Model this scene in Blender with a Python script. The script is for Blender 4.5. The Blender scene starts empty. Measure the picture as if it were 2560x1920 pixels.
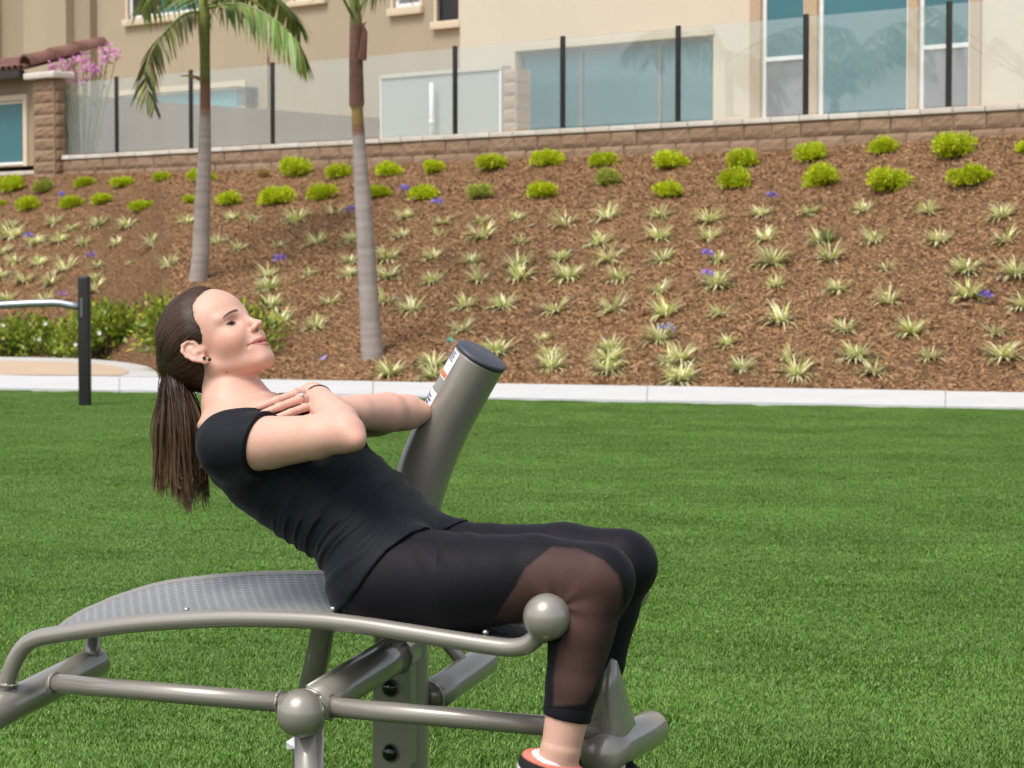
import bpy, bmesh, math, random
import numpy as np
from mathutils import Vector, Matrix
from mathutils.bvhtree import BVHTree

# ------------------------------------------------------------------ camera, sky, sun, exposure
H_CAM, FPX, HORIZON = 1.19, 6100.0, 670.0          # camera height, focal length in 2560-wide pixels, horizon row
PITCH = math.atan((960.0 - HORIZON) / FPX)
scene = bpy.context.scene
cam_data = bpy.data.cameras.new('camera'); cam = bpy.data.objects.new('camera', cam_data)
scene.collection.objects.link(cam); scene.camera = cam
cam.location = (0, 0, H_CAM); cam.rotation_euler = (math.pi / 2 - PITCH, 0, 0)
cam_data.sensor_width = 36.0; cam_data.lens = 36.0 * FPX / 2560.0
cam_data.clip_start = 0.1; cam_data.clip_end = 2000.0
cam_data.dof.use_dof = True; cam_data.dof.focus_distance = 4.55; cam_data.dof.aperture_fstop = 16.0

SUN_EL, SUN_AZ = math.radians(58), math.radians(218)    # azimuth clockwise from +Y: behind and left of the camera
world = bpy.data.worlds.new('World'); scene.world = world; world.use_nodes = True
wn = world.node_tree.nodes; wl = world.node_tree.links; wn.clear()
w_out = wn.new('ShaderNodeOutputWorld'); w_bg = wn.new('ShaderNodeBackground'); w_sky = wn.new('ShaderNodeTexSky')
w_sky.sky_type = 'NISHITA'; w_sky.sun_disc = False
w_sky.sun_elevation = SUN_EL; w_sky.sun_rotation = SUN_AZ
w_sky.air_density = 1.0; w_sky.dust_density = 3.0; w_sky.ozone_density = 1.0
w_hs = wn.new('ShaderNodeHueSaturation'); w_hs.inputs['Saturation'].default_value = 0.42
w_bg.inputs['Strength'].default_value = 0.115
wl.new(w_sky.outputs[0], w_hs.inputs['Color']); wl.new(w_hs.outputs[0], w_bg.inputs['Color']); wl.new(w_bg.outputs[0], w_out.inputs[0])
sun_data = bpy.data.lights.new('sun', 'SUN'); sun = bpy.data.objects.new('sun', sun_data); scene.collection.objects.link(sun)
sun_data.energy = 1.5; sun_data.angle = math.radians(25); sun_data.color = (1.0, 0.95, 0.88)
_sd = Vector((math.sin(SUN_AZ) * math.cos(SUN_EL), math.cos(SUN_AZ) * math.cos(SUN_EL), math.sin(SUN_EL)))
sun.rotation_euler = (-_sd).to_track_quat('-Z', 'Y').to_euler(); sun.location = _sd * 60
scene.view_settings.view_transform = 'Standard'; scene.view_settings.look = 'None'
scene.view_settings.exposure = 0.82; scene.view_settings.gamma = 1.0; scene.view_settings.use_curve_mapping = False
scene.render.engine = 'CYCLES'
scene.cycles.max_bounces = 6; scene.cycles.transparent_max_bounces = 12; scene.cycles.glossy_bounces = 3
scene.cycles.diffuse_bounces = 3; scene.cycles.transmission_bounces = 4; scene.cycles.use_denoising = True
scene.cycles.caustics_reflective = False; scene.cycles.caustics_refractive = False

# ------------------------------------------------------------------ helpers
COL = scene.collection
rnd = random.Random(7)
nrng = np.random.default_rng(11)
_F = Vector((0, math.cos(PITCH), -math.sin(PITCH))); _U = Vector((0, math.sin(PITCH), math.cos(PITCH))); _R = Vector((1, 0, 0))
CAM = Vector((0, 0, H_CAM))
def ray(u, v):
    return _R * ((u - 1280) / FPX) + _U * (-(v - 960) / FPX) + _F
def ground(u, v, z=0.0):                    # point of the level z seen at a photo position
    d = ray(u, v); t = (z - H_CAM) / d.z
    return CAM + d * t
def at_depth(u, v, y):
    d = ray(u, v); return CAM + d * (y / d.y)

def tag(o, label=None, cat=None, group=None, kind=None):
    if label: o['label'] = label
    if cat: o['category'] = cat
    if group: o['group'] = group
    if kind: o['kind'] = kind
    elif cat: o['kind'] = 'thing'
    return o
def empty(name, loc=(0, 0, 0), rz=0.0, parent=None):
    o = bpy.data.objects.new(name, None); COL.objects.link(o)
    o.location = loc; o.rotation_euler = (0, 0, rz); o.empty_display_size = 0.1
    if parent: o.parent = parent
    return o
def link_mesh(name, me, parent=None, loc=None):
    o = bpy.data.objects.new(name, me); COL.objects.link(o)
    if parent: o.parent = parent
    if loc is not None: o.location = loc
    return o
def copy_tree(o, parent=None):
    c = o.copy(); COL.objects.link(c); c.parent = parent
    for ch in o.children: copy_tree(ch, c)
    return c

class MB:
    """collects faces; build() links them as one mesh object"""
    def __init__(s): s.v = []; s.f = []; s.c = []; s.m = []
    def add(s, verts, faces, col=None, mi=0):
        b = len(s.v); s.v.extend([tuple(p) for p in verts]); s.f.extend([tuple(i + b for i in f) for f in faces])
        if col is None: col = (0.5, 0.5, 0.5)
        s.c.extend([col] * len(verts)); s.m.extend([mi] * len(faces))
        return s
    def box(s, x0, x1, y0, y1, z0, z1, mi=0, col=None):
        return s.add([(x0,y0,z0),(x1,y0,z0),(x1,y1,z0),(x0,y1,z0),(x0,y0,z1),(x1,y0,z1),(x1,y1,z1),(x0,y1,z1)],
              [(0,3,2,1),(4,5,6,7),(0,1,5,4),(1,2,6,5),(2,3,7,6),(3,0,4,7)], col, mi)
    def quad(s, a, b, c, d, mi=0, col=None): return s.add([a, b, c, d], [(0, 1, 2, 3)], col, mi)
    def tube(s, path, rad, seg=12, cap=True, mi=0, col=None, cols=None):
        path = [Vector(p) for p in path]; n = len(path)
        if not hasattr(rad, '__len__'): rad = [rad] * n
        t0 = (path[1] - path[0]).normalized()
        ref = Vector((0, 0, 1)) if abs(t0.z) < 0.9 else Vector((0, 1, 0))
        nx = t0.cross(ref).normalized(); V = []; F = []
        for i in range(n):
            t = (path[min(i + 1, n - 1)] - path[max(i - 1, 0)])
            t = t.normalized() if t.length > 1e-9 else t0
            nx = (nx - t * nx.dot(t)); nx = nx.normalized() if nx.length > 1e-6 else t.orthogonal().normalized()
            ny = t.cross(nx)
            for k in range(seg):
                a = 2 * math.pi * k / seg
                V.append(path[i] + (nx * math.cos(a) + ny * math.sin(a)) * rad[i])
        for i in range(n - 1):
            for k in range(seg):
                k2 = (k + 1) % seg
                F.append((i * seg + k, i * seg + k2, (i + 1) * seg + k2, (i + 1) * seg + k))
        if cap:
            F.append(tuple(range(seg - 1, -1, -1))); F.append(tuple((n - 1) * seg + k for k in range(seg)))
        b = len(s.v); s.add(V, F, col, mi)
        if cols is not None:
            for i in range(n):
                for k in range(seg): s.c[b + i * seg + k] = cols[i]
        return s
    def sphere(s, c, r, seg=16, rings=10, sc=(1, 1, 1), mi=0, col=None):
        V = []; F = []; c = Vector(c)
        for i in range(rings + 1):
            p = math.pi * i / rings
            for k in range(seg):
                a = 2 * math.pi * k / seg
                V.append(c + Vector((math.sin(p) * math.cos(a) * sc[0], math.sin(p) * math.sin(a) * sc[1], math.cos(p) * sc[2])) * r)
        for i in range(rings):
            for k in range(seg):
                k2 = (k + 1) % seg
                F.append((i * seg + k, (i + 1) * seg + k, (i + 1) * seg + k2, i * seg + k2))
        return s.add(V, F, col, mi)
    def mesh(s, name, mats, smooth=False, origin=(0, 0, 0), colors=False):
        me = bpy.data.meshes.new(name); o = Vector(origin)
        me.from_pydata([(p[0] - o.x, p[1] - o.y, p[2] - o.z) for p in s.v], [], s.f)
        for m in (mats if isinstance(mats, (list, tuple)) else [mats]): me.materials.append(m)
        if len(me.polygons):
            me.polygons.foreach_set('material_index', s.m)
            me.polygons.foreach_set('use_smooth', [smooth] * len(s.f))
        if colors:
            a = me.color_attributes.new('tint', 'FLOAT_COLOR', 'POINT')
            arr = np.ones((len(s.v), 4), np.float32); arr[:, :3] = np.array(s.c, np.float32)
            a.data.foreach_set('color', arr.ravel())
        me.update(); return me
    def build(s, name, mats, parent=None, smooth=False, origin=(0, 0, 0), colors=False):
        return link_mesh(name, s.mesh(name, mats, smooth, origin, colors), parent, origin)
def auto_smooth(o, ang=35):
    me = o.data if hasattr(o, 'data') else o
    me.polygons.foreach_set('use_smooth', [True] * len(me.polygons))
    try: me.set_sharp_from_angle(angle=math.radians(ang))
    except Exception: pass
def bevel_mesh(me, w=0.006, seg=2):
    bm = bmesh.new(); bm.from_mesh(me)
    bmesh.ops.bevel(bm, geom=[e for e in bm.edges], offset=w, segments=seg, affect='EDGES', profile=0.6)
    bm.to_mesh(me); bm.free(); auto_smooth(me, 40)

# ------------------------------------------------------------------ materials
class NT:
    def __init__(s, name):
        s.m = bpy.data.materials.new(name); s.m.use_nodes = True; s.t = s.m.node_tree; s.n = s.t.nodes; s.l = s.t.links
        s.b = s.n['Principled BSDF']; s.out = s.n['Material Output']
    def node(s, typ, **kw):
        n = s.n.new(typ)
        for k, v in kw.items():
            if k.startswith('_'): setattr(n, k[1:], v)
            else: n.inputs[k.replace('__', ' ')].default_value = v
        return n
    def noise(s, scale, detail=4, rough=0.6, vec=None, dist=0.0):
        n = s.node('ShaderNodeTexNoise', Scale=scale, Detail=detail, Roughness=rough, Distortion=dist)
        if vec is not None: s.l.new(vec, n.inputs['Vector'])
        return n.outputs['Fac']
    def ramp(s, fac, stops):
        r = s.node('ShaderNodeValToRGB'); e = r.color_ramp.elements
        while len(e) < len(stops): e.new(0.5)
        for el, (p, c) in zip(e, stops): el.position = p; el.color = (*c, 1) if len(c) == 3 else c
        s.l.new(fac, r.inputs[0]); return r.outputs[0]
    def mix(s, fac, a, b, mode='MIX'):
        n = s.node('ShaderNodeMix', _data_type='RGBA', _blend_type=mode)
        for sock, x in ((n.inputs[0], fac), (n.inputs[6], a), (n.inputs[7], b)):
            if isinstance(x, (int, float)): sock.default_value = x
            elif isinstance(x, tuple): sock.default_value = (*x, 1)
            else: s.l.new(x, sock)
        return n.outputs[2]
    def math(s, op, a, b=None, clamp=False):
        n = s.node('ShaderNodeMath', _operation=op, _use_clamp=clamp)
        for i, x in enumerate((a, b)):
            if x is None: continue
            if isinstance(x, (int, float)): n.inputs[i].default_value = x
            else: s.l.new(x, n.inputs[i])
        return n.outputs[0]
    def coords(s, which='Object'): return s.node('ShaderNodeTexCoord').outputs[which]
    def pos(s): return s.node('ShaderNodeNewGeometry').outputs['Position']
    def mapping(s, vec, scale=(1, 1, 1), rot=(0, 0, 0), loc=(0, 0, 0)):
        n = s.node('ShaderNodeMapping'); s.l.new(vec, n.inputs['Vector'])
        n.inputs['Scale'].default_value = scale; n.inputs['Rotation'].default_value = rot; n.inputs['Location'].default_value = loc
        return n.outputs[0]
    def attr(s, name): return s.node('ShaderNodeAttribute', _attribute_name=name)
    def objrand(s): return s.node('ShaderNodeObjectInfo').outputs['Random']
    def color(s, x):
        if isinstance(x, tuple): s.b.inputs['Base Color'].default_value = (*x, 1)
        else: s.l.new(x, s.b.inputs['Base Color'])
    def set(s, **kw):
        for k, v in kw.items():
            i = s.b.inputs[k.replace('__', ' ')]
            if hasattr(v, 'is_output'): s.l.new(v, i)
            else: i.default_value = v
    def bump(s, h, strength=0.4, dist=0.02):
        n = s.node('ShaderNodeBump', Strength=strength, Distance=dist); s.l.new(h, n.inputs['Height'])
        s.l.new(n.outputs[0], s.b.inputs['Normal']); return n

def mat_plain(name, col, rough=0.6, metal=0.0, vary=0.12, vscale=9.0, bump=0.0, bscale=60.0, coat=0.0, spec=0.5):
    t = NT(name); c = t.coords()
    n = t.noise(vscale, 5, 0.65, c)
    lo = tuple(x * (1 - vary) for x in col); hi = tuple(min(1, x * (1 + vary)) for x in col)
    t.color(t.ramp(n, [(0.3, lo), (0.7, hi)]))
    t.set(Roughness=rough, Metallic=metal)
    t.b.inputs['Coat Weight'].default_value = coat; t.b.inputs['Coat Roughness'].default_value = 0.12
    t.b.inputs['Specular IOR Level'].default_value = spec
    if bump: t.bump(t.noise(bscale, 6, 0.7, c), bump, 0.01)
    return t.m
def mat_tint(name, rough=0.6, spec=0.3, vary=0.25, trans=0.0, scale=1.0):
    """colour from the mesh's own 'tint' attribute, with a little variation per object"""
    t = NT(name); a = t.attr('tint').outputs['Color']
    f = t.math('ADD', t.math('MULTIPLY', t.objrand(), vary), 1 - vary / 2)
    g = t.node('ShaderNodeVectorMath', _operation='SCALE'); t.l.new(a, g.inputs[0]); t.l.new(t.math('MULTIPLY', f, scale), g.inputs['Scale'])
    t.color(g.outputs[0]); t.set(Roughness=rough); t.b.inputs['Specular IOR Level'].default_value = spec
    if trans:
        tr = t.node('ShaderNodeBsdfTranslucent'); t.l.new(g.outputs[0], tr.inputs['Color'])
        mx = t.node('ShaderNodeMixShader', Fac=trans); t.l.new(t.b.outputs[0], mx.inputs[1]); t.l.new(tr.outputs[0], mx.inputs[2])
        t.l.new(mx.outputs[0], t.out.inputs['Surface'])
    return t.m
# ------------------------------------------------------------------ setting materials
def m_turf_base():
    t = NT('turf backing'); p = t.pos()
    big = t.noise(0.55, 4, 0.55, t.mapping(p, (0.6, 1.5, 1)))
    fine = t.noise(60, 5, 0.75, p)
    c = t.mix(t.ramp(big, [(0.35, (0, 0, 0)), (0.65, (1, 1, 1))]), (0.062, 0.122, 0.016), (0.07, 0.135, 0.02))
    c = t.mix(t.math('MULTIPLY', fine, 0.6), c, (0.03, 0.07, 0.012))
    t.color(c); t.set(Roughness=0.9); t.b.inputs['Specular IOR Level'].default_value = 0.1
    t.bump(fine, 0.7, 0.03); return t.m
def m_turf_blade():
    t = NT('turf blade'); p = t.pos(); a = t.attr('tint').outputs['Color']
    big = t.noise(0.9, 6, 0.65, t.mapping(p, (0.5, 1.3, 0.0)))
    mid = t.noise(6.0, 3, 0.6, t.mapping(p, (0.6, 1.6, 0.0)))
    k = t.math('ADD', t.math('MULTIPLY', big, 0.62), t.math('MULTIPLY', mid, 0.36))
    k = t.math('ADD', k, 0.53)
    g = t.node('ShaderNodeVectorMath', _operation='SCALE'); t.l.new(a, g.inputs[0]); t.l.new(k, g.inputs['Scale'])
    t.color(g.outputs[0]); t.set(Roughness=0.45); t.b.inputs['Specular IOR Level'].default_value = 0.35
    tr = t.node('ShaderNodeBsdfTranslucent'); t.l.new(g.outputs[0], tr.inputs['Color'])
    mx = t.node('ShaderNodeMixShader', Fac=0.25); t.l.new(t.b.outputs[0], mx.inputs[1]); t.l.new(tr.outputs[0], mx.inputs[2])
    t.l.new(mx.outputs[0], t.out.inputs['Surface']); return t.m
def m_concrete(name, col, s=1.0):
    t = NT(name); p = t.pos()
    n = t.noise(1.3 * s, 6, 0.65, p); f = t.noise(40 * s, 4, 0.7, p)
    c = t.mix(t.ramp(n, [(0.3, (0, 0, 0)), (0.75, (1, 1, 1))]), tuple(x * 0.86 for x in col), col)
    c = t.mix(t.math('MULTIPLY', f, 0.25), c, tuple(x * 0.7 for x in col))
    t.color(c); t.set(Roughness=0.85); t.bump(f, 0.25, 0.01); return t.m
def m_stucco(name, col):
    t = NT(name); p = t.pos()
    n = t.noise(0.5, 5, 0.6, p); st = t.noise(2.0, 4, 0.6, t.mapping(p, (1, 1, 0.12)))
    f = t.noise(70, 4, 0.7, p)
    c = t.mix(n, tuple(x * 0.9 for x in col), tuple(min(1, x * 1.06) for x in col))
    c = t.mix(t.math('MULTIPLY', t.ramp(st, [(0.5, (0, 0, 0)), (0.8, (1, 1, 1))]), 0.18), c, tuple(x * 0.72 for x in col))
    t.color(c); t.set(Roughness=0.9); t.b.inputs['Specular IOR Level'].default_value = 0.2
    t.bump(f, 0.35, 0.012); return t.m
def m_mulch():
    t = NT('bark mulch'); p = t.pos()
    big = t.noise(0.7, 4, 0.6, p); v = t.node('ShaderNodeTexVoronoi', Scale=16.0, _feature='F1')
    w = t.mapping(p, (1, 1, 2.2)); t.l.new(w, v.inputs['Vector'])
    f = t.noise(22, 6, 0.75, w, 1.5)
    c = t.ramp(f, [(0.25, (0.125, 0.066, 0.031)), (0.45, (0.22, 0.126, 0.067)), (0.6, (0.285, 0.170, 0.096)), (0.8, (0.40, 0.25, 0.15))])
    c = t.mix(t.math('MULTIPLY', t.ramp(big, [(0.35, (1, 1, 1)), (0.65, (0, 0, 0))]), 0.35), c, (0.06, 0.03, 0.016))
    t.color(c); t.set(Roughness=0.95); t.b.inputs['Specular IOR Level'].default_value = 0.15
    t.bump(f, 0.8, 0.05); return t.m
def m_block(name, col):
    t = NT(name); c0 = t.coords(); r = t.objrand()
    n = t.noise(9, 6, 0.7, c0); f = t.noise(60, 5, 0.75, c0)
    c = t.mix(n, tuple(x * 0.72 for x in col), tuple(x * 1.2 for x in col))
    c = t.mix(t.math('MULTIPLY', r, 0.55), c, (col[0] * 0.72, col[1] * 0.66, col[2] * 0.6))
    c = t.mix(t.math('MULTIPLY', t.ramp(f, [(0.5, (0, 0, 0)), (0.75, (1, 1, 1))]), 0.4), c, tuple(x * 0.5 for x in col))
    t.color(c); t.set(Roughness=0.95); t.b.inputs['Specular IOR Level'].default_value = 0.15
    t.bump(t.noise(28, 6, 0.75, c0), 0.6, 0.03); return t.m
def m_fence_glass():
    t = NT('fence glass'); t.n.remove(t.b)
    tr = t.node('ShaderNodeBsdfTransparent', Color=(0.93, 0.96, 0.955, 1))
    gl = t.node('ShaderNodeBsdfGlossy', Color=(1, 1, 1, 1), Roughness=0.01)
    df = t.node('ShaderNodeBsdfDiffuse', Color=(0.80, 0.84, 0.84, 1))
    lw = t.node('ShaderNodeLayerWeight', Blend=0.5)
    fr = t.math('ADD', t.math('MULTIPLY', t.math('POWER', lw.outputs['Facing'], 5.0), 0.95), 0.05)
    dust_veil = t.noise(1.2, 4, 0.6, t.mapping(t.pos(), (1, 1, 0.5)))  # drives the white film: dust plus a painted veil of reflected sky
    m1 = t.node('ShaderNodeMixShader'); t.l.new(t.math('ADD', t.math('MULTIPLY', dust_veil, 0.10), 0.04), m1.inputs[0])
    t.l.new(tr.outputs[0], m1.inputs[1]); t.l.new(df.outputs[0], m1.inputs[2])
    m2 = t.node('ShaderNodeMixShader'); t.l.new(t.math('MULTIPLY', fr, 1.4, True), m2.inputs[0])
    t.l.new(m1.outputs[0], m2.inputs[1]); t.l.new(gl.outputs[0], m2.inputs[2])
    t.l.new(m2.outputs[0], t.out.inputs['Surface']); return t.m
def m_window(name, col, refl=0.3):
    t = NT(name); p = t.pos()
    n = t.noise(0.5, 3, 0.5, p)
    t.color(t.mix(n, tuple(x * 0.75 for x in col), tuple(x * 1.2 for x in col)))
    t.set(Roughness=0.03); t.b.inputs['Specular IOR Level'].default_value = 0.5 + refl
    t.bump(t.noise(0.9, 2, 0.5, p), 0.04, 0.05); return t.m

M = {}
M['turf'] = m_turf_base(); M['blade'] = m_turf_blade()
M['path'] = m_concrete('pale concrete', (0.60, 0.60, 0.60)); M['curb'] = m_concrete('curb concrete', (0.55, 0.53, 0.50))
M['sand'] = m_concrete('tan decomposed granite', (0.56, 0.42, 0.29), 1.5)
M['mulch'] = m_mulch(); M['chip'] = mat_tint('bark chips', 0.9, 0.15)
M['block'] = m_block('split face block', (0.34, 0.232, 0.158)); M['capstone'] = m_block('pale cap block', (0.70, 0.65, 0.59))
M['mortar'] = mat_plain('mortar', (0.13, 0.085, 0.06), 0.95)
M['stucco_tan'] = m_stucco('tan stucco', (0.385, 0.318, 0.228)); M['stucco_tan_dark'] = m_stucco('darker tan stucco', (0.325, 0.262, 0.185))  # second tan is a darker copy that paints shade on set-back bays
M['stucco_cream'] = m_stucco('cream stucco', (0.62, 0.54, 0.43)); M['stucco_grey'] = m_stucco('grey stucco', (0.41, 0.365, 0.335))
M['trim_tan'] = m_stucco('tan trim', (0.46, 0.34, 0.225)); M['trim_cream'] = m_stucco('cream trim', (0.62, 0.52, 0.39))
M['white'] = mat_plain('white vinyl', (0.78, 0.78, 0.79), 0.4, vary=0.04)
M['glass'] = m_fence_glass(); M['black_metal'] = mat_plain('black powder coat', (0.012, 0.011, 0.011), 0.45, bump=0.1)
M['pane'] = m_window('sky reflection teal pane', (0.045, 0.15, 0.18), 0.0); M['pane_dark'] = mat_plain('insect screen', (0.02, 0.019, 0.022), 0.7)  # teal base colour stands in for blue sky reflected in the panes
M['pane_grey'] = m_window('grey screened pane', (0.17, 0.175, 0.20), 0.15)
M['frame_dark'] = mat_plain('bronze window frame', (0.16, 0.15, 0.155), 0.5); M['gutter'] = mat_plain('dark gutter', (0.03, 0.022, 0.02), 0.5)
M['tile'] = mat_plain('clay roof tile', (0.15, 0.065, 0.05), 0.8, vary=0.45, vscale=4.0, bump=0.3)

# ------------------------------------------------------------------ ground, path, sand pad
tag(MB().quad((-400, -200, -0.05), (400, -200, -0.05), (400, 600, -0.05), (-400, 600, -0.05)).build('ground', M['turf']), kind='structure')
def sheet(name, pts, z, mat, thick=0.0):
    m = MB(); n = len(pts)
    m.add([(p.x, p.y, z) for p in pts], [tuple(range(n))])
    if thick:
        m.add([(p.x, p.y, z) for p in pts] + [(p.x, p.y, z - thick) for p in pts],
              [(i, i + n, (i + 1) % n + n, (i + 1) % n) for i in range(n)])
    return tag(m.build(name, mat), kind='structure')
def between(a, b, k): return a + (b - a) * k
near_a, near_b = ground(0, 978), ground(2560, 1029)
far_a, far_b = ground(0, 945.5), ground(2560, 990)
pn = [between(near_a, near_b, k) for k in (-1.2, 2.0)]; pf = [between(far_a, far_b, k) for k in (-1.2, 2.0)]
tag_turf = MB().add([(-14, 1.0, 0), (14, 1.0, 0), (pn[1].x, pn[1].y, 0), (pn[0].x, pn[0].y, 0)], [(0, 1, 2, 3)]).build('turf_lawn', M['turf'])
tag(tag_turf, kind='structure')
# the concrete path is poured in slabs with open joints
N_SLAB = 12
path_root = empty('path', (0, 0, 0)); tag(path_root, kind='structure')
for i in range(N_SLAB):
    k0, k1 = i / N_SLAB + 0.00012, (i + 1) / N_SLAB - 0.00012
    a, b = between(pn[0], pn[1], k0), between(pn[0], pn[1], k1); d, c = between(pf[0], pf[1], k0), between(pf[0], pf[1], k1)
    m = MB(); z = 0.035 + 0.002 * (i % 2)
    m.add([(p.x, p.y, z) for p in (a, b, c, d)] + [(p.x, p.y, -0.04) for p in (a, b, c, d)],
          [(0, 1, 2, 3), (0, 4, 5, 1), (1, 5, 6, 2), (2, 6, 7, 3), (3, 7, 4, 0)])
    m.build('slab', M['path'], path_root)
sheet('path_joint_bed', [pn[0], pn[1], pf[1], pf[0]], 0.02, M['curb'])
def smooth_line(pts, n=8):
    out = []
    P_ = [pts[0]] + pts + [pts[-1]]
    for i in range(1, len(P_) - 2):
        for k in range(n):
            t = k / n; a, b, c, d = (np.array(P_[i + j]) for j in (-1, 0, 1, 2))
            out.append(tuple(0.5 * ((2 * b) + (-a + c) * t + (2 * a - 5 * b + 4 * c - d) * t * t + (-a + 3 * b - 3 * c + d) * t ** 3)))
    out.append(tuple(pts[-1])); return out
curb_line = smooth_line([(396, 947), (386, 931), (350, 917), (250, 904.5), (120, 899), (0, 897), (-260, 894), (-900, 890)], 5)
curb_px = [(-900, 943), (396, 947.5)] + curb_line
sheet('curb', [ground(u, v) for u, v in curb_px], 0.026, M['curb'], 0.06)
sand_line = smooth_line([(300, 945.4), (322, 936), (290, 922), (200, 912.5), (0, 908), (-260, 905), (-900, 900)], 5)
sheet('sand_pad', [ground(u, v) for u, v in [(-900, 942)] + sand_line], 0.032, M['sand'])

# ------------------------------------------------------------------ wall frame: x along the wall (to the right), y away from us, z up
A_D = 28.4; A = at_depth(2560, 258, A_D); ZT = A.z
LEFT = at_depth(140, 390, 1.0); LEFT = CAM + (LEFT - CAM) * ((ZT - H_CAM) / (LEFT.z - H_CAM))
W_ANG = math.atan2(LEFT.y - A.y, LEFT.x - A.x) + math.pi
W_ORG = Vector((A.x, A.y, 0)); W_ROT = Matrix.Rotation(W_ANG, 3, 'Z'); W_INV = W_ROT.inverted()
def W(u, v, n):                       # photo position on the plane n metres behind the wall face, in wall coordinates
    o = W_INV @ (CAM - W_ORG); d = W_INV @ ray(u, v)
    return o + d * ((n - o.y) / d.y)
def W2(x, n, z): return W_ORG + W_ROT @ Vector((x, n, z))

# ------------------------------------------------------------------ planted bank
bank_bottom = [(3300, 1004), (2560, 990), (1273, 967), (694, 953.5), (420, 948.5), (398, 940), (388, 929), (350, 915), (250, 902.5), (120, 897), (0, 895), (-260, 892), (-900, 888), (-1950, 876)]
bank_bottom = [(u, v - 0.0) for u, v in bank_bottom]
bank_top = [(-1950, 560), (-900, 490), (-400, 462), (0, 441), (140, 434), (400, 432), (700, 425), (1000, 412), (1280, 398), (1900, 379), (2400, 346), (2560, 338), (2900, 318), (3300, 296)]
NU, NV = 300, 70
bu = np.concatenate([np.linspace(3250, -880, NU - 40), np.linspace(-905, -1940, 40)])
bb = sorted(bank_bottom); bt = sorted(bank_top)
vb = np.interp(bu, [p[0] for p in bb], [p[1] for p in bb]); vt = np.interp(bu, [p[0] for p in bt], [p[1] for p in bt])
bank_v = []; 
def hash_noise(x, y, seed=0):
    s = 0
    for k, (f, a) in enumerate(((0.35, 1.0), (0.9, 0.5), (2.3, 0.25), (5.1, 0.12))):
        s += a * math.sin(f * x * 1.7 + 1.3 * k + seed + 1.9 * math.sin(f * y * 1.1 + k)) * math.cos(f * y * 1.3 + 0.7 * k + 1.7 * math.sin(f * x * 0.9 + seed))
    return s
for i in range(NU):
    lo = ground(bu[i], vb[i], -0.03); w = W(bu[i], vt[i], -0.01); hi = W2(w.x, -0.01, w.z)
    for j in range(NV + 1):
        t = j / NV; p = between(lo, hi, t)
        p.z += 0.10 * math.sin(math.pi * t) + 0.05 * hash_noise(p.x, p.y) * math.sin(math.pi * min(1, t * 1.05)) ** 0.5 if 0 < t < 1 else 0
        bank_v.append(p)
bank_f = [(i * (NV + 1) + j, (i + 1) * (NV + 1) + j, (i + 1) * (NV + 1) + j + 1, i * (NV + 1) + j + 1) for i in range(NU - 1) for j in range(NV)]
bank = MB().add(bank_v, [f[::-1] for f in bank_f]).build('hillside_bank', M['mulch'], smooth=True); tag(bank, kind='structure')
bank_bvh = BVHTree.FromPolygons(bank_v, bank_f)
def on_bank(u, v):
    loc, nrm, idx, d = bank_bvh.ray_cast(CAM, ray(u, v).normalized())
    if loc is None: return ground(u, v), Vector((0, 0, 1))
    if nrm.z < 0: nrm = -nrm
    return loc, nrm

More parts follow.
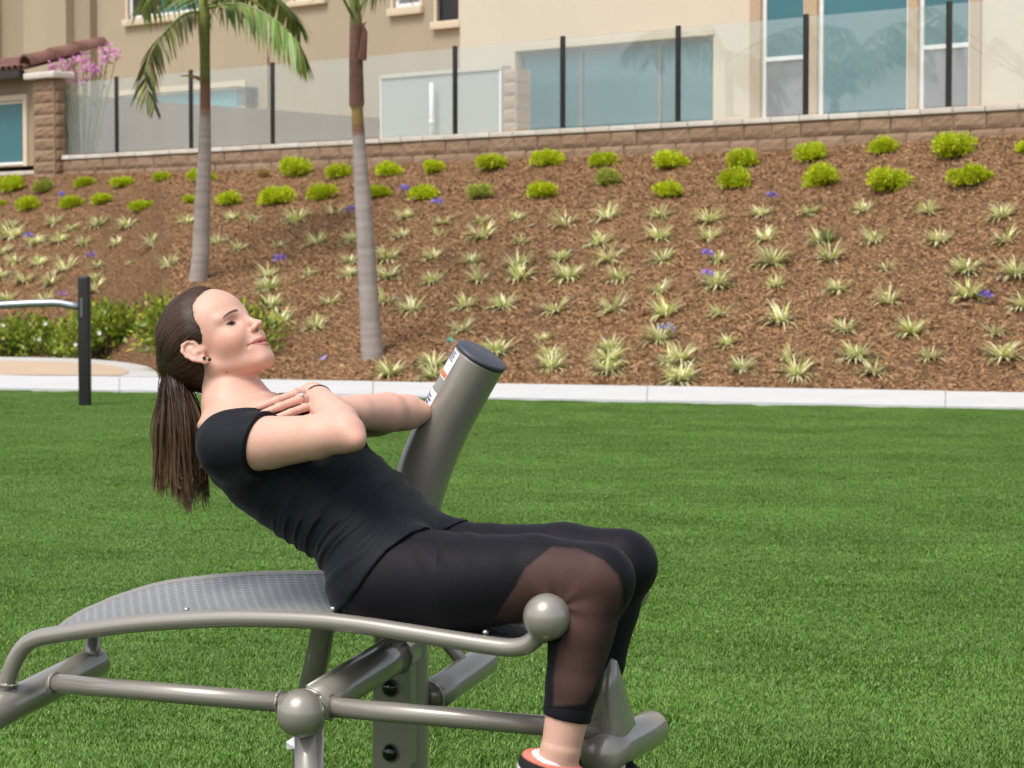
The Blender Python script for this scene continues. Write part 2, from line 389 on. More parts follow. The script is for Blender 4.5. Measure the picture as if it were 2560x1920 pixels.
# bark chips lying on the bank
def make_chips(n):
    V = np.zeros((n, 6, 3)); C = np.zeros((n, 6, 3))
    k = 0
    pal = np.array([(0.212, 0.118, 0.060), (0.178, 0.097, 0.048), (0.235, 0.136, 0.072), (0.265, 0.164, 0.093), (0.14, 0.074, 0.036), (0.225, 0.122, 0.058)])
    bv = np.array([tuple(p) for p in bank_v]); fq = np.array(bank_f)
    ar = np.linalg.norm(np.cross(bv[fq[:, 1]] - bv[fq[:, 0]], bv[fq[:, 3]] - bv[fq[:, 0]]), axis=1)
    fu = np.repeat(bu[:-1], NV); ar = ar * ((fu > -450) & (fu < 2900)); idx = nrng.choice(len(fq), n, p=ar / ar.sum()); q = bv[fq[idx]]
    a, b = nrng.random((n, 1)), nrng.random((n, 1))
    P0 = (q[:, 0] * (1 - a) + q[:, 1] * a) * (1 - b) + (q[:, 3] * (1 - a) + q[:, 2] * a) * b
    ex = q[:, 1] - q[:, 0]; ex /= np.linalg.norm(ex, axis=1, keepdims=True); ey = q[:, 3] - q[:, 0]; ey /= np.linalg.norm(ey, axis=1, keepdims=True)
    nz = np.cross(ex, ey); nz /= np.linalg.norm(nz, axis=1, keepdims=True); nz *= np.sign(nz[:, 2:3])
    ang = nrng.normal(0, 0.9, (n, 1)); D = ex * np.cos(ang) + ey * np.sin(ang); S = -ex * np.sin(ang) + ey * np.cos(ang)
    tilt = nrng.normal(0, 0.22, (n, 1)); D = D * np.cos(tilt) + nz * np.sin(tilt)
    L = np.exp(nrng.normal(-3.1, 0.45, (n, 1))); Wd = 0.0045 + 0.0075 * nrng.random((n, 1)); up = 0.005 + 0.013 * nrng.random((n, 1))
    roll = nrng.normal(0, 0.5, (n, 1)); S = S * np.cos(roll) + nz * np.sin(roll)
    for j, (l, h) in enumerate(((-0.5, 0.0), (0.0, 1.0), (0.5, 0.1))):
        c = P0 + D * L * l + nz * (up * h + 0.004); V[:, 2 * j] = c - S * Wd; V[:, 2 * j + 1] = c + S * Wd
    C[:] = (pal[nrng.integers(0, len(pal), n)] * 1.38 * (0.86 + 0.28 * nrng.random((n, 1))))[:, None, :]
    base = np.arange(n)[:, None] * 6
    F = np.concatenate([base + np.array([0, 1, 3, 2]), base + np.array([2, 3, 5, 4])])
    me = bpy.data.meshes.new('bark_chips'); me.from_pydata(V.reshape(-1, 3), [], F.tolist()); me.materials.append(M['chip'])
    at = me.color_attributes.new('tint', 'FLOAT_COLOR', 'POINT'); arr = np.ones((n * 6, 4), np.float32); arr[:, :3] = C.reshape(-1, 3); at.data.foreach_set('color', arr.ravel())
    return link_mesh('bark_chips', me)
tag(make_chips(150000), 'loose brown shredded bark chips covering the planted bank', 'bark mulch', kind='stuff')

# ------------------------------------------------------------------ artificial turf blades
def turf_patch(seed, nb=7000, size=0.44):
    r = np.random.default_rng(seed)
    base = np.zeros((nb, 3)); base[:, :2] = (r.random((nb, 2)) - 0.5) * size
    hgt = 0.012 + 0.012 * r.random(nb); ang = r.random(nb) * 6.283; lean = 0.25 + 0.75 * r.random(nb)
    wd = 0.0011 + 0.0009 * r.random(nb)
    common = r.random() * 6.283
    dx = np.cos(ang) + 0.35 * math.cos(common); dy = np.sin(ang) + 0.35 * math.sin(common)
    ln = np.hypot(dx, dy) + 1e-6; dx /= ln; dy /= ln
    tip = base.copy(); tip[:, 0] += dx * hgt * lean; tip[:, 1] += dy * hgt * lean; tip[:, 2] = hgt
    midp = base + (tip - base) * 0.5; midp[:, 2] = hgt * 0.66
    sx, sy = -dy * wd, dx * wd
    V = np.zeros((nb, 5, 3)); side = np.stack([sx, sy, np.zeros(nb)], 1)
    V[:, 0] = base - side; V[:, 1] = base + side; V[:, 2] = midp + side; V[:, 3] = midp - side; V[:, 4] = tip
    pal = np.array([(0.108, 0.226, 0.026), (0.148, 0.280, 0.042), (0.070, 0.165, 0.017), (0.24, 0.36, 0.11), (0.18, 0.25, 0.055)])
    col = pal[r.choice(5, nb, p=[0.34, 0.28, 0.2, 0.12, 0.06])] * (0.75 + 0.5 * r.random((nb, 1)))
    b = np.arange(nb)[:, None] * 5
    F = (b + np.array([0, 1, 2, 3])).tolist() + (b + np.array([3, 2, 4])).tolist()
    me = bpy.data.meshes.new('turf_tuft'); me.from_pydata(V.reshape(-1, 3), [], F); me.materials.append(M['blade'])
    at = me.color_attributes.new('tint', 'FLOAT_COLOR', 'POINT'); arr = np.ones((nb * 5, 4), np.float32); arr[:, :3] = np.repeat(col, 5, 0); at.data.foreach_set('color', arr.ravel())
    return me
patch_coll = bpy.data.collections.new('turf_patches')
for i in range(6):
    patch_coll.objects.link(bpy.data.objects.new('turf_tuft', turf_patch(100 + i)))
pts = []
STEP = 0.27
edge_n = Vector((-(near_b - near_a).y, (near_b - near_a).x)).normalized()
y = 3.0
while y < 27:
    hw = (1280 / FPX) * y + 3.2
    x = -hw
    while x < hw:
        p = Vector((x + rnd.uniform(-.035, .035), y + rnd.uniform(-.035, .035)))
        if (p - Vector((near_a.x, near_a.y))).dot(edge_n) < -0.16: pts.append((p.x, p.y, 0.0))
        x += STEP
    y += STEP
gme = bpy.data.meshes.new('turf_grass'); gme.from_pydata(pts, [], [])
gobj = link_mesh('turf_grass', gme); tag(gobj, 'short green artificial turf blades covering the lawn', 'turf', kind='stuff')
ng = bpy.data.node_groups.new('turf_scatter', 'GeometryNodeTree')
ng.interface.new_socket('Geometry', in_out='INPUT', socket_type='NodeSocketGeometry'); ng.interface.new_socket('Geometry', in_out='OUTPUT', socket_type='NodeSocketGeometry')
gi = ng.nodes.new('NodeGroupInput'); go = ng.nodes.new('NodeGroupOutput')
ci = ng.nodes.new('GeometryNodeCollectionInfo'); ci.inputs['Collection'].default_value = patch_coll; ci.inputs['Separate Children'].default_value = True
ip = ng.nodes.new('GeometryNodeInstanceOnPoints'); ip.inputs['Pick Instance'].default_value = True
rv = ng.nodes.new('FunctionNodeRandomValue'); rv.data_type = 'FLOAT_VECTOR'; rv.inputs[0].default_value = (0, 0, 0); rv.inputs[1].default_value = (0, 0, 6.283)
rs = ng.nodes.new('FunctionNodeRandomValue'); rs.data_type = 'FLOAT'; rs.inputs[2].default_value = 0.94; rs.inputs[3].default_value = 1.1
ng.links.new(gi.outputs[0], ip.inputs['Points']); ng.links.new(ci.outputs[0], ip.inputs['Instance'])
ng.links.new(rv.outputs[0], ip.inputs['Rotation']); ng.links.new(rs.outputs[1], ip.inputs['Scale']); ng.links.new(ip.outputs[0], go.inputs[0])
gobj.modifiers.new('scatter', 'NODES').node_group = ng

# ------------------------------------------------------------------ retaining wall of split face blocks
BL, BH = 0.455, 0.2
def split_block(seed, l=BL, h=BH, d=0.3, rough=0.022, nx=7, nz=4):
    r = random.Random(seed); V = []; F = []
    g = 0.0045
    for j in range(nz + 1):
        for i in range(nx + 1):
            x = -l / 2 + g + (l - 2 * g) * i / nx; z = g + (h - 2 * g) * j / nz
            e = min(i, nx - i) > 0 and min(j, nz - j) > 0
            yy = 0.006 if not e else -0.004 - rough * .55 * r.random() - 0.006 * math.sin(3.1 * i / nx + seed) * math.cos(2.3 * j / nz + seed * 1.7)
            V.append((x, yy, z))
    for j in range(nz):
        for i in range(nx):
            a = j * (nx + 1) + i; F.append((a, a + 1, a + nx + 2, a + nx + 1))
    m = MB().add(V, F)
    x0, x1, z0, z1 = -l / 2 + g, l / 2 - g, g, h - g
    m.add([(x0, .016, z0), (x1, .016, z0), (x1, .016, z1), (x0, .016, z1), (x0, d, z0), (x1, d, z0), (x1, d, z1), (x0, d, z1)],
          [(0, 4, 5, 1), (1, 5, 6, 2), (2, 6, 7, 3), (3, 7, 4, 0)])
    return m.mesh('block', M['block'])
block_meshes = [split_block(i) for i in range(7)]
def cap_mesh(l, d=0.34, h=0.07):
    m = MB().box(-l / 2 + .006, l / 2 - .006, -0.03, d - 0.03, 0, h).mesh('cap_block', M['capstone']); bevel_mesh(m, 0.008, 2); return m
cap_m = cap_mesh(BL)
xl = W(137, 390, 0).x; XR = 4.6
wall = empty('retaining_wall', W_ORG, W_ANG); tag(wall, 'long brown split face block retaining wall with pale caps above the bank', 'wall')
MB().box(xl, XR, 0.03, 0.28, ZT - 1.6, ZT - 0.06).build('core', M['mortar'], wall)
nb = int((XR - xl) / BL)
for c in range(4):
    for i in range(nb + 1):
        x = xl + BL * (i + 0.5 + 0.5 * (c % 2))
        if x > XR: continue
        o = link_mesh('block', rnd.choice(block_meshes), wall, (x, rnd.uniform(-.006, .006), ZT - 0.07 - BH * (c + 1)))
for i in range(nb):
    link_mesh('cap_block', cap_m, wall, (xl + BL * (i + .5), rnd.uniform(-.004, .004), ZT - 0.07 + rnd.uniform(-.002, .002)))
# low continuation of the wall left of the pillar
zl = W(40, 428, 0).z
wall2 = empty('low_block_wall', W_ORG, W_ANG); tag(wall2, 'low brown block wall under the window left of the stone pillar', 'wall')
xa = W(84, 300, -.14).x
MB().box(xa - 5, xa, 0.03, 0.28, zl - 1.4, zl - 0.06).build('core', M['mortar'], wall2)
for c in range(3):
    for i in range(10):
        link_mesh('block', rnd.choice(block_meshes), wall2, (xa - BL * (i + .5 + .5 * (c % 2)) , 0, zl - .07 - BH * (c + 1)))
for i in range(10): link_mesh('cap_block', cap_m, wall2, (xa - BL * (i + .5), 0, zl - .07))
# pillar
pil = empty('stone_pillar', W_ORG, W_ANG); tag(pil, 'square brown block pillar with pale cap at the left end of the fence', 'pillar')
pxa, pxb = W(82, 300, -.14).x, W(137, 300, -.14).x; pw = pxb - pxa; pcx = (pxa + pxb) / 2; PN = -.14; PD = .22; pz1 = W(118, 197, -0.15).z; pz0 = ZT - 1.2
small = [split_block(40 + i, pw, BH, PD, 0.03, 6, 4) for i in range(4)]
side_blocks = [split_block(60 + i, PD - .02, BH, .05, 0.03, 6, 4) for i in range(3)]
nc = int((pz1 - pz0) / BH)
for c in range(nc + 1):
    o = link_mesh('block', small[c % 4], pil, (pcx, PN, pz1 - BH * (c + 1)))
    s = link_mesh('block', side_blocks[c % 3], pil, (pcx + pw / 2 + 0.012, PN + PD / 2, pz1 - BH * (c + 1))); s.rotation_euler = (0, 0, math.pi / 2)
    s = link_mesh('block', side_blocks[(c + 1) % 3], pil, (pcx - pw / 2 - 0.012, PN + PD / 2, pz1 - BH * (c + 1))); s.rotation_euler = (0, 0, -math.pi / 2)
pc = MB().box(pcx - pw / 2 - .11, pcx + pw / 2 + .13, PN - .12, PN + PD + .12, pz1, pz1 + .115); pcm = pc.mesh('cap', M['capstone']); bevel_mesh(pcm, 0.03, 3); link_mesh('cap', pcm, pil)

# ------------------------------------------------------------------ glass fence
fence = empty('glass_fence', W_ORG, W_ANG); tag(fence, 'glass panel fence with black posts on top of the block wall', 'fence')
post_u = [146, 292, 478, 682, 902, 1138, 1407, 1695, 2014, 2371, 2790]
FN = 0.12
px_ = [W(u, 300, FN).x for u in post_u]
PH = 1.27
post_me = MB().box(-.028, .028, -.028, .028, 0, PH).mesh('post', M['black_metal']); bevel_mesh(post_me, 0.004, 1)
for x in px_: link_mesh('post', post_me, fence, (x, FN, ZT))
for a, b in zip(px_[:-1], px_[1:]):
    MB().box(a + .05, b - .05, FN - .006, FN + .006, ZT + .03, ZT + PH - .035).build('glass_pane', M['glass'], fence)

# ------------------------------------------------------------------ houses
def facade(x0, x1, z0, z1, n, openings, depth=0.16):
    xs = sorted({x0, x1, *[o[0] for o in openings], *[o[1] for o in openings]}); zs = sorted({z0, z1, *[o[2] for o in openings], *[o[3] for o in openings]})
    m = MB()
    for a, b in zip(xs[:-1], xs[1:]):
        for c, d in zip(zs[:-1], zs[1:]):
            cx, cz = (a + b) / 2, (c + d) / 2
            if any(o[0] < cx < o[1] and o[2] < cz < o[3] for o in openings): continue
            m.quad((a, n, c), (b, n, c), (b, n, d), (a, n, d))
    for o in openings:
        a, b, c, d = o[:4]; k = n + depth
        m.quad((a, n, c), (a, k, c), (a, k, d), (a, n, d)); m.quad((b, k, c), (b, n, c), (b, n, d), (b, k, d))
        m.quad((a, n, d), (a, k, d), (b, k, d), (b, n, d)); m.quad((a, k, c), (a, n, c), (b, n, c), (b, k, c))
    return m
def window(parent, x0, x1, z0, z1, n, frame=M['white'], pane=M['pane'], fw=0.05, rails=(), stiles=(), pane2=None):
    """frame with its pane(s) as sub-parts; rails/stiles split the opening"""
    w = MB()
    w.box(x0, x0 + fw, n, n + .07, z0, z1); w.box(x1 - fw, x1, n, n + .07, z0, z1)
    w.box(x0 + fw, x1 - fw, n + .001, n + .069, z1 - fw, z1); w.box(x0 + fw, x1 - fw, n + .001, n + .069, z0, z0 + fw)
    for z in rails: w.box(x0 + fw, x1 - fw, n + .002, n + .066, z - fw * .6, z + fw * .6)
    for x in stiles: w.box(x - fw * .5, x + fw * .5, n + .003, n + .064, z0 + fw, z1 - fw)
    fo = w.build('window', frame, parent)
    xs = [x0 + fw] + list(stiles) + [x1 - fw]; zs = [z0 + fw] + list(rails) + [z1 - fw]
    for i, (a, b) in enumerate(zip(xs[:-1], xs[1:])):
        for j, (c, d) in enumerate(zip(zs[:-1], zs[1:])):
            p = pane2(i, j) if pane2 else pane
            MB().box(a + .001, b - .001, n + .03, n + .045, c + .001, d - .001).build('pane', p, fo)
    return fo
ZG = ZT - 0.12                                     # yard level behind the wall
tag(MB().quad((xl - 40, 0.3, ZG), (30, 0.3, ZG), (30, 60, ZG), (xl - 40, 60, ZG)).build('yard_ground', M['sand']), kind='structure')
o = bpy.data.objects['yard_ground']; o.location = W_ORG; o.rotation_euler = (0, 0, W_ANG)

# cream house on the right
NR = 3.4
hR = empty('cream_house', W_ORG, W_ANG); tag(hR, 'cream stucco house with wide teal windows behind the right fence', 'house')
xL = W(1150, 150, NR).x
bw = (W(1290, 150, NR).x, W(1783, 150, NR).x, ZG + .02, W(1540, 108, NR).z)
ztop = 9.2
r1 = (W(1905, 100, NR).x, W(2012, 100, NR).x); r2 = (W(2046, 100, NR).x, W(2272, 100, NR).x); r3 = (W(2298, 100, NR).x, W(2426, 100, NR).x)
zwin = 6.2
ops = [bw] + [(a, b, ZG + .05, zwin) for a, b in (r1, r2, r3)]
facade(xL, 9, ZG - .3, ztop, NR, ops).build('wall', M['stucco_cream'], hR)
MB().quad((xL, 12, ZG - .3), (xL, NR, ZG - .3), (xL, NR, ztop), (xL, 12, ztop)).build('side_wall', M['stucco_cream'], hR)
MB().quad((xL, NR, ztop), (9, NR, ztop), (9, 12, ztop), (xL, 12, ztop)).build('roof', M['tile'], hR)
MB().box(bw[0] - .10, bw[0] - .005, NR - .02, NR + .01, ZG, bw[3] + .09).box(bw[0] - .004, bw[1] + .02, NR - .02, NR + .01, bw[3] + .004, bw[3] + .09).build('window_trim', M['trim_cream'], hR)
xm = W(1640, 200, NR).x; xm2 = W(1443, 200, NR).x
window(hR, bw[0], bw[1], bw[2], bw[3], NR + .08, M['frame_dark'], M['pane'], 0.06, stiles=(xm2, xm))
zr = W(1960, 145, NR).z
for k, (a, b) in enumerate((r1, r2, r3)):
    window(hR, a, b, ZG + .05, zwin, NR + .03, M['white'], M['pane'], 0.05 if k != 1 else 0.055, rails=((zr,) if k != 1 else ()),
           pane2=(lambda i, j: M['pane_grey'] if j == 0 else M['pane']) if k != 1 else None)
tb = [(W(1878, 0, NR).x, r1[0] - .004), (r1[1] + .004, r2[0] - .004), (r2[1] + .004, r3[0] - .004), (r3[1] + .004, W(2455, 0, NR).x)]
for a, b in tb: MB().box(a, b, NR - .035, NR + .01, ZG, zwin + .2).build('window_trim', M['trim_tan'], hR)
# tan house on the left
NL = 10.0
hL = empty('tan_house', W_ORG, W_ANG); tag(hL, 'tan stucco two storey house behind the palms at upper left', 'house')
def wx(u, n=NL): return W(u, 150, n).x
def wz(u, v, n=NL): return W(u, v, n).z
op1 = (wx(322), wx(515), wz(400, 40), wz(400, -90)); op2 = (wx(735), wx(812), wz(770, 0), wz(770, -130))
op3 = (wx(985), wx(1052), wz(1018, 18), wz(1018, -110)); op4 = (wx(1094), wx(1149), wz(1120, 52), wz(1120, -80))
op5 = (wx(300), wx(607), ZG + .1, wz(600, 216))
facade(wx(-500), wx(1500), ZG - .3, 11.5, NL, [op1, op2, op3, op4, op5]).build('wall', M['stucco_tan'], hL)
MB().quad((wx(-500), NL, 11.5), (wx(1500), NL, 11.5), (wx(1500), NL + 8, 11.5), (wx(-500), NL + 8, 11.5)).build('roof', M['tile'], hL)
dk = lambda i, j: M['pane_dark'] if i == 0 else M['pane']
window(hL, *op1, NL + .05, M['white'], M['pane'], .08, stiles=(wx(392),), pane2=dk)
window(hL, *op2, NL + .05, M['white'], M['pane'], .06); window(hL, *op3, NL + .05, M['white'], M['pane'], .09, pane2=lambda i, j: M['pane_grey'])
window(hL, *op4, NL + .05, M['pane_dark'], M['pane_dark'], .04)
M['pane_light'] = m_window('pale sky reflection pane', (0.15, 0.37, 0.42), 0.0)  # reflected sky painted into the pane as a lighter teal
window(hL, *op5, NL + .08, M['white'], M['pane_light'], .04)
for op, h in ((op1, .16), (op2, .12), (op3, .16), (op4, .16)):
    s = MB().box(op[0] - .11, op[1] + .11, NL - .12, NL + .02, op[2] - h, op[2] - .004).mesh('window_sill', M['trim_cream']); bevel_mesh(s, .015, 2); link_mesh('window_sill', s, hL)
    MB().box(op[0] - .08, op[0] - .003, NL - .03, NL + .01, op[2], op[3] + .1).build('window_trim', M['trim_cream'], hL)
    MB().box(op[1] + .003, op[1] + .08, NL - .03, NL + .01, op[2], op[3] + .1).build('window_trim', M['trim_cream'], hL)
MB().box(op5[0] - .14, op5[1] + .004, NL - .05, NL + .01, op5[3] + .003, op5[3] + .13).box(op5[1] + .005, op5[1] + .14, NL - .05, NL + .01, ZG, op5[3] + .13).build('window_trim', M['trim_cream'], hL)
MB().tube([(wx(671), NL - .05, ZG), (wx(671), NL - .05, wz(671, 66))], .035, 8).build('downpipe', M['trim_tan'], hL)
# pop-outs of the facade at far left
MB().box(wx(-500), wx(12), NL - .55, NL - .01, ZG, 11.4).build('wall_bay', M['stucco_tan'], hL)
MB().box(wx(96), wx(202), NL - .42, NL - .01, ZG, 11.4).build('wall_bay', M['stucco_tan'], hL)
MB().box(wx(203), wx(243), NL - .2, NL - .01, ZG, 11.4).build('wall_bay', M['stucco_tan_dark'], hL)  # this bay and the next: set-back shade put into a darker tan
MB().box(wx(13), wx(95), NL - .1, NL - .011, ZG, 11.4).build('wall_bay', M['stucco_tan_dark'], hL)
# wall lantern
lx, lz = wx(633), wz(633, 262)
lan = empty('wall_lantern', W2(lx, NL - .2, lz), W_ANG); tag(lan, 'small grey box lantern on the tan house wall', 'lantern')
m = MB(); s_, h_ = .13, .32
for sx in (-1, 1):
    for sy in (-1, 1): m.box(sx * s_ - .015, sx * s_ + .015, sy * s_ - .015, sy * s_ + .015, 0, h_)
m.box(-s_ - .03, s_ + .03, -s_ - .03, s_ + .03, -.03, 0).box(-s_ - .04, s_ + .04, -s_ - .04, s_ + .04, h_, h_ + .05).box(-.03, .03, .1, .2, .1, .2)
m.build('cage', M['frame_dark'], lan)
MB().box(-.09, .09, -.09, .09, .01, h_ - .02).build('glass_box', M['pane_grey'], lan)
# single storey wing with tiled roof, far left
NW = 1.3
wing = empty('tiled_wing', W_ORG, W_ANG); tag(wing, 'low tan wing with clay tile roof and teal window at left edge', 'house wing')
xw1 = W(92, 250, NW).x; ze = W(30, 188, NW).z
ow = (W(-120, 300, NW).x, W(62, 300, NW).x, W(30, 412, NW).z, W(30, 252, NW).z)
facade(xw1 - 8, xw1, ZG - 1.2, ze, NW, [ow]).build('wall', M['stucco_tan_dark'], wing)
MB().quad((xw1, NW, ZG - 1), (xw1, NW + .9, ZG - 1), (xw1, NW + .9, ze), (xw1, NW, ze)).build('side_wall', M['stucco_tan'], wing)
window(wing, *ow, NW + .04, M['white'], M['pane'], .05)
MB().box(ow[0] - .1, ow[1] + .004, NW - .05, NW + .01, ow[3] + .003, ow[3] + .1).box(ow[1] + .005, ow[1] + .12, NW - .05, NW + .01, ow[2] - .1, ow[3] + .1).build('window_trim', M['trim_cream'], wing)
MB().box(xw1 - 8, xw1 + .06, NW - .42, NW - .3, ze - .1, ze + .03).box(xw1 - 8, xw1 + .03, NW - .3, NW + .02, ze - .06, ze - .01).build('gutter', M['gutter'], wing)
rise = 0.27; n0, n1 = NW - .36, NW + 1.15
rf = MB().quad((xw1 - 8, n0, ze + .03), (xw1 + .2, n0, ze + .03), (xw1 + .2, n1, ze + .03 + rise * (n1 - n0)), (xw1 - 8, n1, ze + .03 + rise * (n1 - n0))).build('roof', M['tile'], wing)
def half_tile(l=.45, r=.085, r2=.07, seg=8):
    V = []; F = []
    for j, (yy, rr) in enumerate(((0, r), (l, r2))):
        for k in range(seg + 1):
            a = math.pi * k / seg; V.append((math.cos(a) * rr, yy, math.sin(a) * rr)); 
        for k in range(seg + 1):
            a = math.pi * k / seg; V.append((math.cos(a) * rr * .8, yy, math.sin(a) * rr * .8))
    n = seg + 1
    for k in range(seg):
        F += [(k, k + 1, 2 * n + k + 1, 2 * n + k)[::-1], (n + k, n + k + 1, 3 * n + k + 1, 3 * n + k), (k, k + 1, n + k + 1, n + k)]
    me = MB().add(V, F).mesh('roof_tile', M['tile'], True); return me
ht = half_tile(); sl = math.atan(rise)
for j in range(3):
    for i in range(12):
        o = link_mesh('roof_tile', ht, rf, (xw1 + .1 - .19 * i, n0 - .03 + .42 * j, ze + .045 + rise * .42 * j + .006 * (i % 2))); o.rotation_euler = (sl, 0, 0)
big = half_tile(.62, .20, .17, 14)
for j in range(3):
    o = link_mesh('ridge_tile', big, rf, (xw1 + .22, n0 - .02 + .55 * j, ze + .10 + rise * .55 * j)); o.rotation_euler = (sl, 0, 0)
# low garden wall that runs back behind the glass
ga = at_depth(150, 234, 1); ga = CAM + (ga - CAM) * 42.3; gb_d = (ga.z - H_CAM) * FPX / (HORIZON - 303.0); gb = at_depth(1025, 303, gb_d)
dv = (gb - ga); dv.z = 0; dn = Vector((-dv.y, dv.x, 0)).normalized() * .2
gw = MB().add([(*p.xy, z) for z in (ZG - .2, ga.z) for p in (ga, gb, gb + dn, ga + dn)], [(0, 1, 5, 4), (1, 2, 6, 5), (2, 3, 7, 6), (3, 0, 4, 7), (4, 5, 6, 7)]).build('garden_wall', M['stucco_grey'])
tag(gw, 'plain grey garden wall seen through the left glass panels', 'wall')
# pale screen wall with a standing pipe, and a stone pier, between the houses
NS = 1.9
x0s, x1s = W(955, 250, NS).x, W(1256, 250, NS).x
sw = empty('pale_screen_wall', W_ORG, W_ANG); tag(sw, 'pale grey screen wall behind the middle glass panel', 'wall')
MB().box(x0s, x1s, NS, NS + .15, ZG, W(1100, 186, NS).z).build('wall', M['stucco_grey'] if False else m_stucco('pale grey stucco', (0.40, 0.42, 0.405)), sw)
MB().box(x0s - .025, x0s, NS - .02, NS + .16, ZG, W(1100, 188, NS).z).box(x1s - .05, x1s, NS - .02, NS - .002, ZG, W(1100, 188, NS).z).build('edge_trim', M['white'], sw)
MB().box(x0s - .03, x1s + .02, NS - .03, NS + .17, W(1100, 186, NS).z + .002, W(1100, 181, NS).z + .03).build('coping', M['capstone'], sw)
xp = W(1093, 250, NS).x
pp = MB().tube([(0, 0, ZG), (0, 0, W(1093, 208, NS).z)], .036, 12).tube([(0, 0, ZG + .42), (0, 0, ZG + .5)], .046, 12).build('standing_pipe', M['white'], None, True)
pp.location = W2(xp, NS - .12, 0); tag(pp, 'white upright plastic pipe in front of the pale wall', 'pipe')
xs0, xs1 = W(1258, 250, NS).x + .03, W(1294, 250, NS).x + .03
spn = empty('stone_pier', W_ORG, W_ANG); tag(spn, 'narrow tan stone pier between pale wall and wide window', 'pier')
zs1 = W(1276, 172, NS).z; sb = [split_block(80 + i, xs1 - xs0, .2, .3, .03, 4, 4) for i in range(3)]
M['pier'] = m_block('tan pier stone', (0.50, 0.37, 0.27))
for me in sb: me.materials[0] = M['pier']
for c in range(int((zs1 - ZG) / .2) + 1): link_mesh('block', sb[c % 3], spn, ((xs0 + xs1) / 2, NS - .05, zs1 - .2 * (c + 1)))
# builder's leftovers on the yard behind the glass
def rubble(name, u0, u1, n, label):
    m = MB(); 
    for i in range(26):
        x = rnd.uniform(W(u0, 330, n).x, W(u1, 330, n).x); r = rnd.uniform(.05, .14)
        b = len(m.v); m.sphere((x, n + rnd.uniform(-.2, .2), ZG + r * .6), r, 7, 5, (1.3, 1, .7))
        for q in range(b, len(m.v)): m.v[q] = tuple(Vector(m.v[q]) + Vector((rnd.uniform(-.02, .02),) * 3))
    o = m.build(name, M['trim_cream']); o.location = W_ORG; o.rotation_euler = (0, 0, W_ANG); tag(o, label, 'rubble', kind='stuff'); return o
rubble('rubble_heap', 655, 800, 1.2, 'pale broken stone rubble heaped behind the glass')
m = MB(); gx, gy = 12, 8; x0, x1 = W(800, 330, 1.4).x, W(890, 330, 1.4).x; V = []
for j in range(gy + 1):
    for i in range(gx + 1):
        a, b = i / gx, j / gy
        V.append((x0 + (x1 - x0) * a, 1.2 + .5 * b, ZG + .16 * math.sin(math.pi * a) ** .6 * math.sin(math.pi * b) ** .5 * (0.7 + .4 * hash_noise(a * 9, b * 9)) + .07 * (1 - a)))
m.add(V, [(j * (gx + 1) + i, j * (gx + 1) + i + 1, (j + 1) * (gx + 1) + i + 1, (j + 1) * (gx + 1) + i) for j in range(gy) for i in range(gx)])
o = m.build('white_tarp', M['white'], None, True); o.location = W_ORG; o.rotation_euler = (0, 0, W_ANG); tag(o, 'crumpled white plastic sheet behind the glass by the palm', 'plastic sheet')
so = o.modifiers.new('thick', 'SOLIDIFY'); so.thickness = .01
# ------------------------------------------------------------------ planting on the bank
M['lime'] = mat_tint('lime foliage', 0.5, 0.3, 0.25, 0.25); M['tuft'] = mat_tint('variegated blades', 0.5, 0.3, 0.2, 0.2)
M['foliage'] = mat_tint('shrub leaves', 0.4, 0.4, 0.2, 0.25); M['petal'] = mat_tint('petals', 0.6, 0.2, 0.15, 0.2)
M['stem'] = mat_plain('green stem', (0.12, 0.17, 0.05), 0.6)
def leaf(m, p, d, nrm, l, w, col):
    d = d.normalized(); s = d.cross(nrm); s = s.normalized() if s.length > 1e-6 else d.orthogonal().normalized()
    m.add([p, p + d * l * .5 + s * w, p + d * l, p + d * l * .5 - s * w], [(0, 1, 2, 3)], col)
def rvec(r):
    while True:
        v = Vector((r.uniform(-1, 1), r.uniform(-1, 1), r.uniform(-1, 1)))
        if .05 < v.length < 1: return v.normalized()
def bush_mesh(seed, cols, n=4200, lobes=9, name='foliage'):
    """unit-wide mound of small leaves: several overlapping lobes"""
    r = random.Random(seed); m = MB(); L = []
    for k in range(lobes):
        a = r.uniform(0, 6.28); q = r.uniform(.05, .30)
        L.append((Vector((math.cos(a) * q, math.sin(a) * q * .8, r.uniform(.10, .22))), r.uniform(.14, .24)))
    L.append((Vector((0, 0, .16)), .26))
    for i in range(n):
        c, R = r.choice(L); d = rvec(r)
        if d.z < -.35: d.z *= -1
        rr = R * (r.uniform(.55, 1.06) if r.random() < .8 else r.uniform(.2, .7))
        p = c + Vector((d.x, d.y, d.z * .82)) * rr
        if p.z < .0: continue
        depth = min(1, rr / R)
        col = r.choice(cols); k = r.uniform(.75, 1.2); col = tuple(x * k for x in col)
        dd = (d + rvec(r) * .8 + Vector((0, 0, .35)))
        leaf(m, p, dd, rvec(r), r.uniform(.032, .060), r.uniform(.010, .018), col)
    return m.mesh(name, M['lime'], False, colors=True)
LIME = [(0.47, 0.57, 0.012), (0.56, 0.63, 0.015), (0.38, 0.49, 0.012), (0.60, 0.65, 0.03)]
DULL = [(0.38, 0.43, 0.05), (0.45, 0.49, 0.09), (0.29, 0.35, 0.04), (0.50, 0.53, 0.14)]
DRY = [(0.46, 0.30, 0.10), (0.36, 0.22, 0.07), (0.55, 0.40, 0.18)]
lime_me = [bush_mesh(200 + i, LIME) for i in range(5)]; dull_me = [bush_mesh(220 + i, DULL) for i in range(2)]; dry_me = bush_mesh(230, DRY, 1800)
K = 2560 / 2212.0
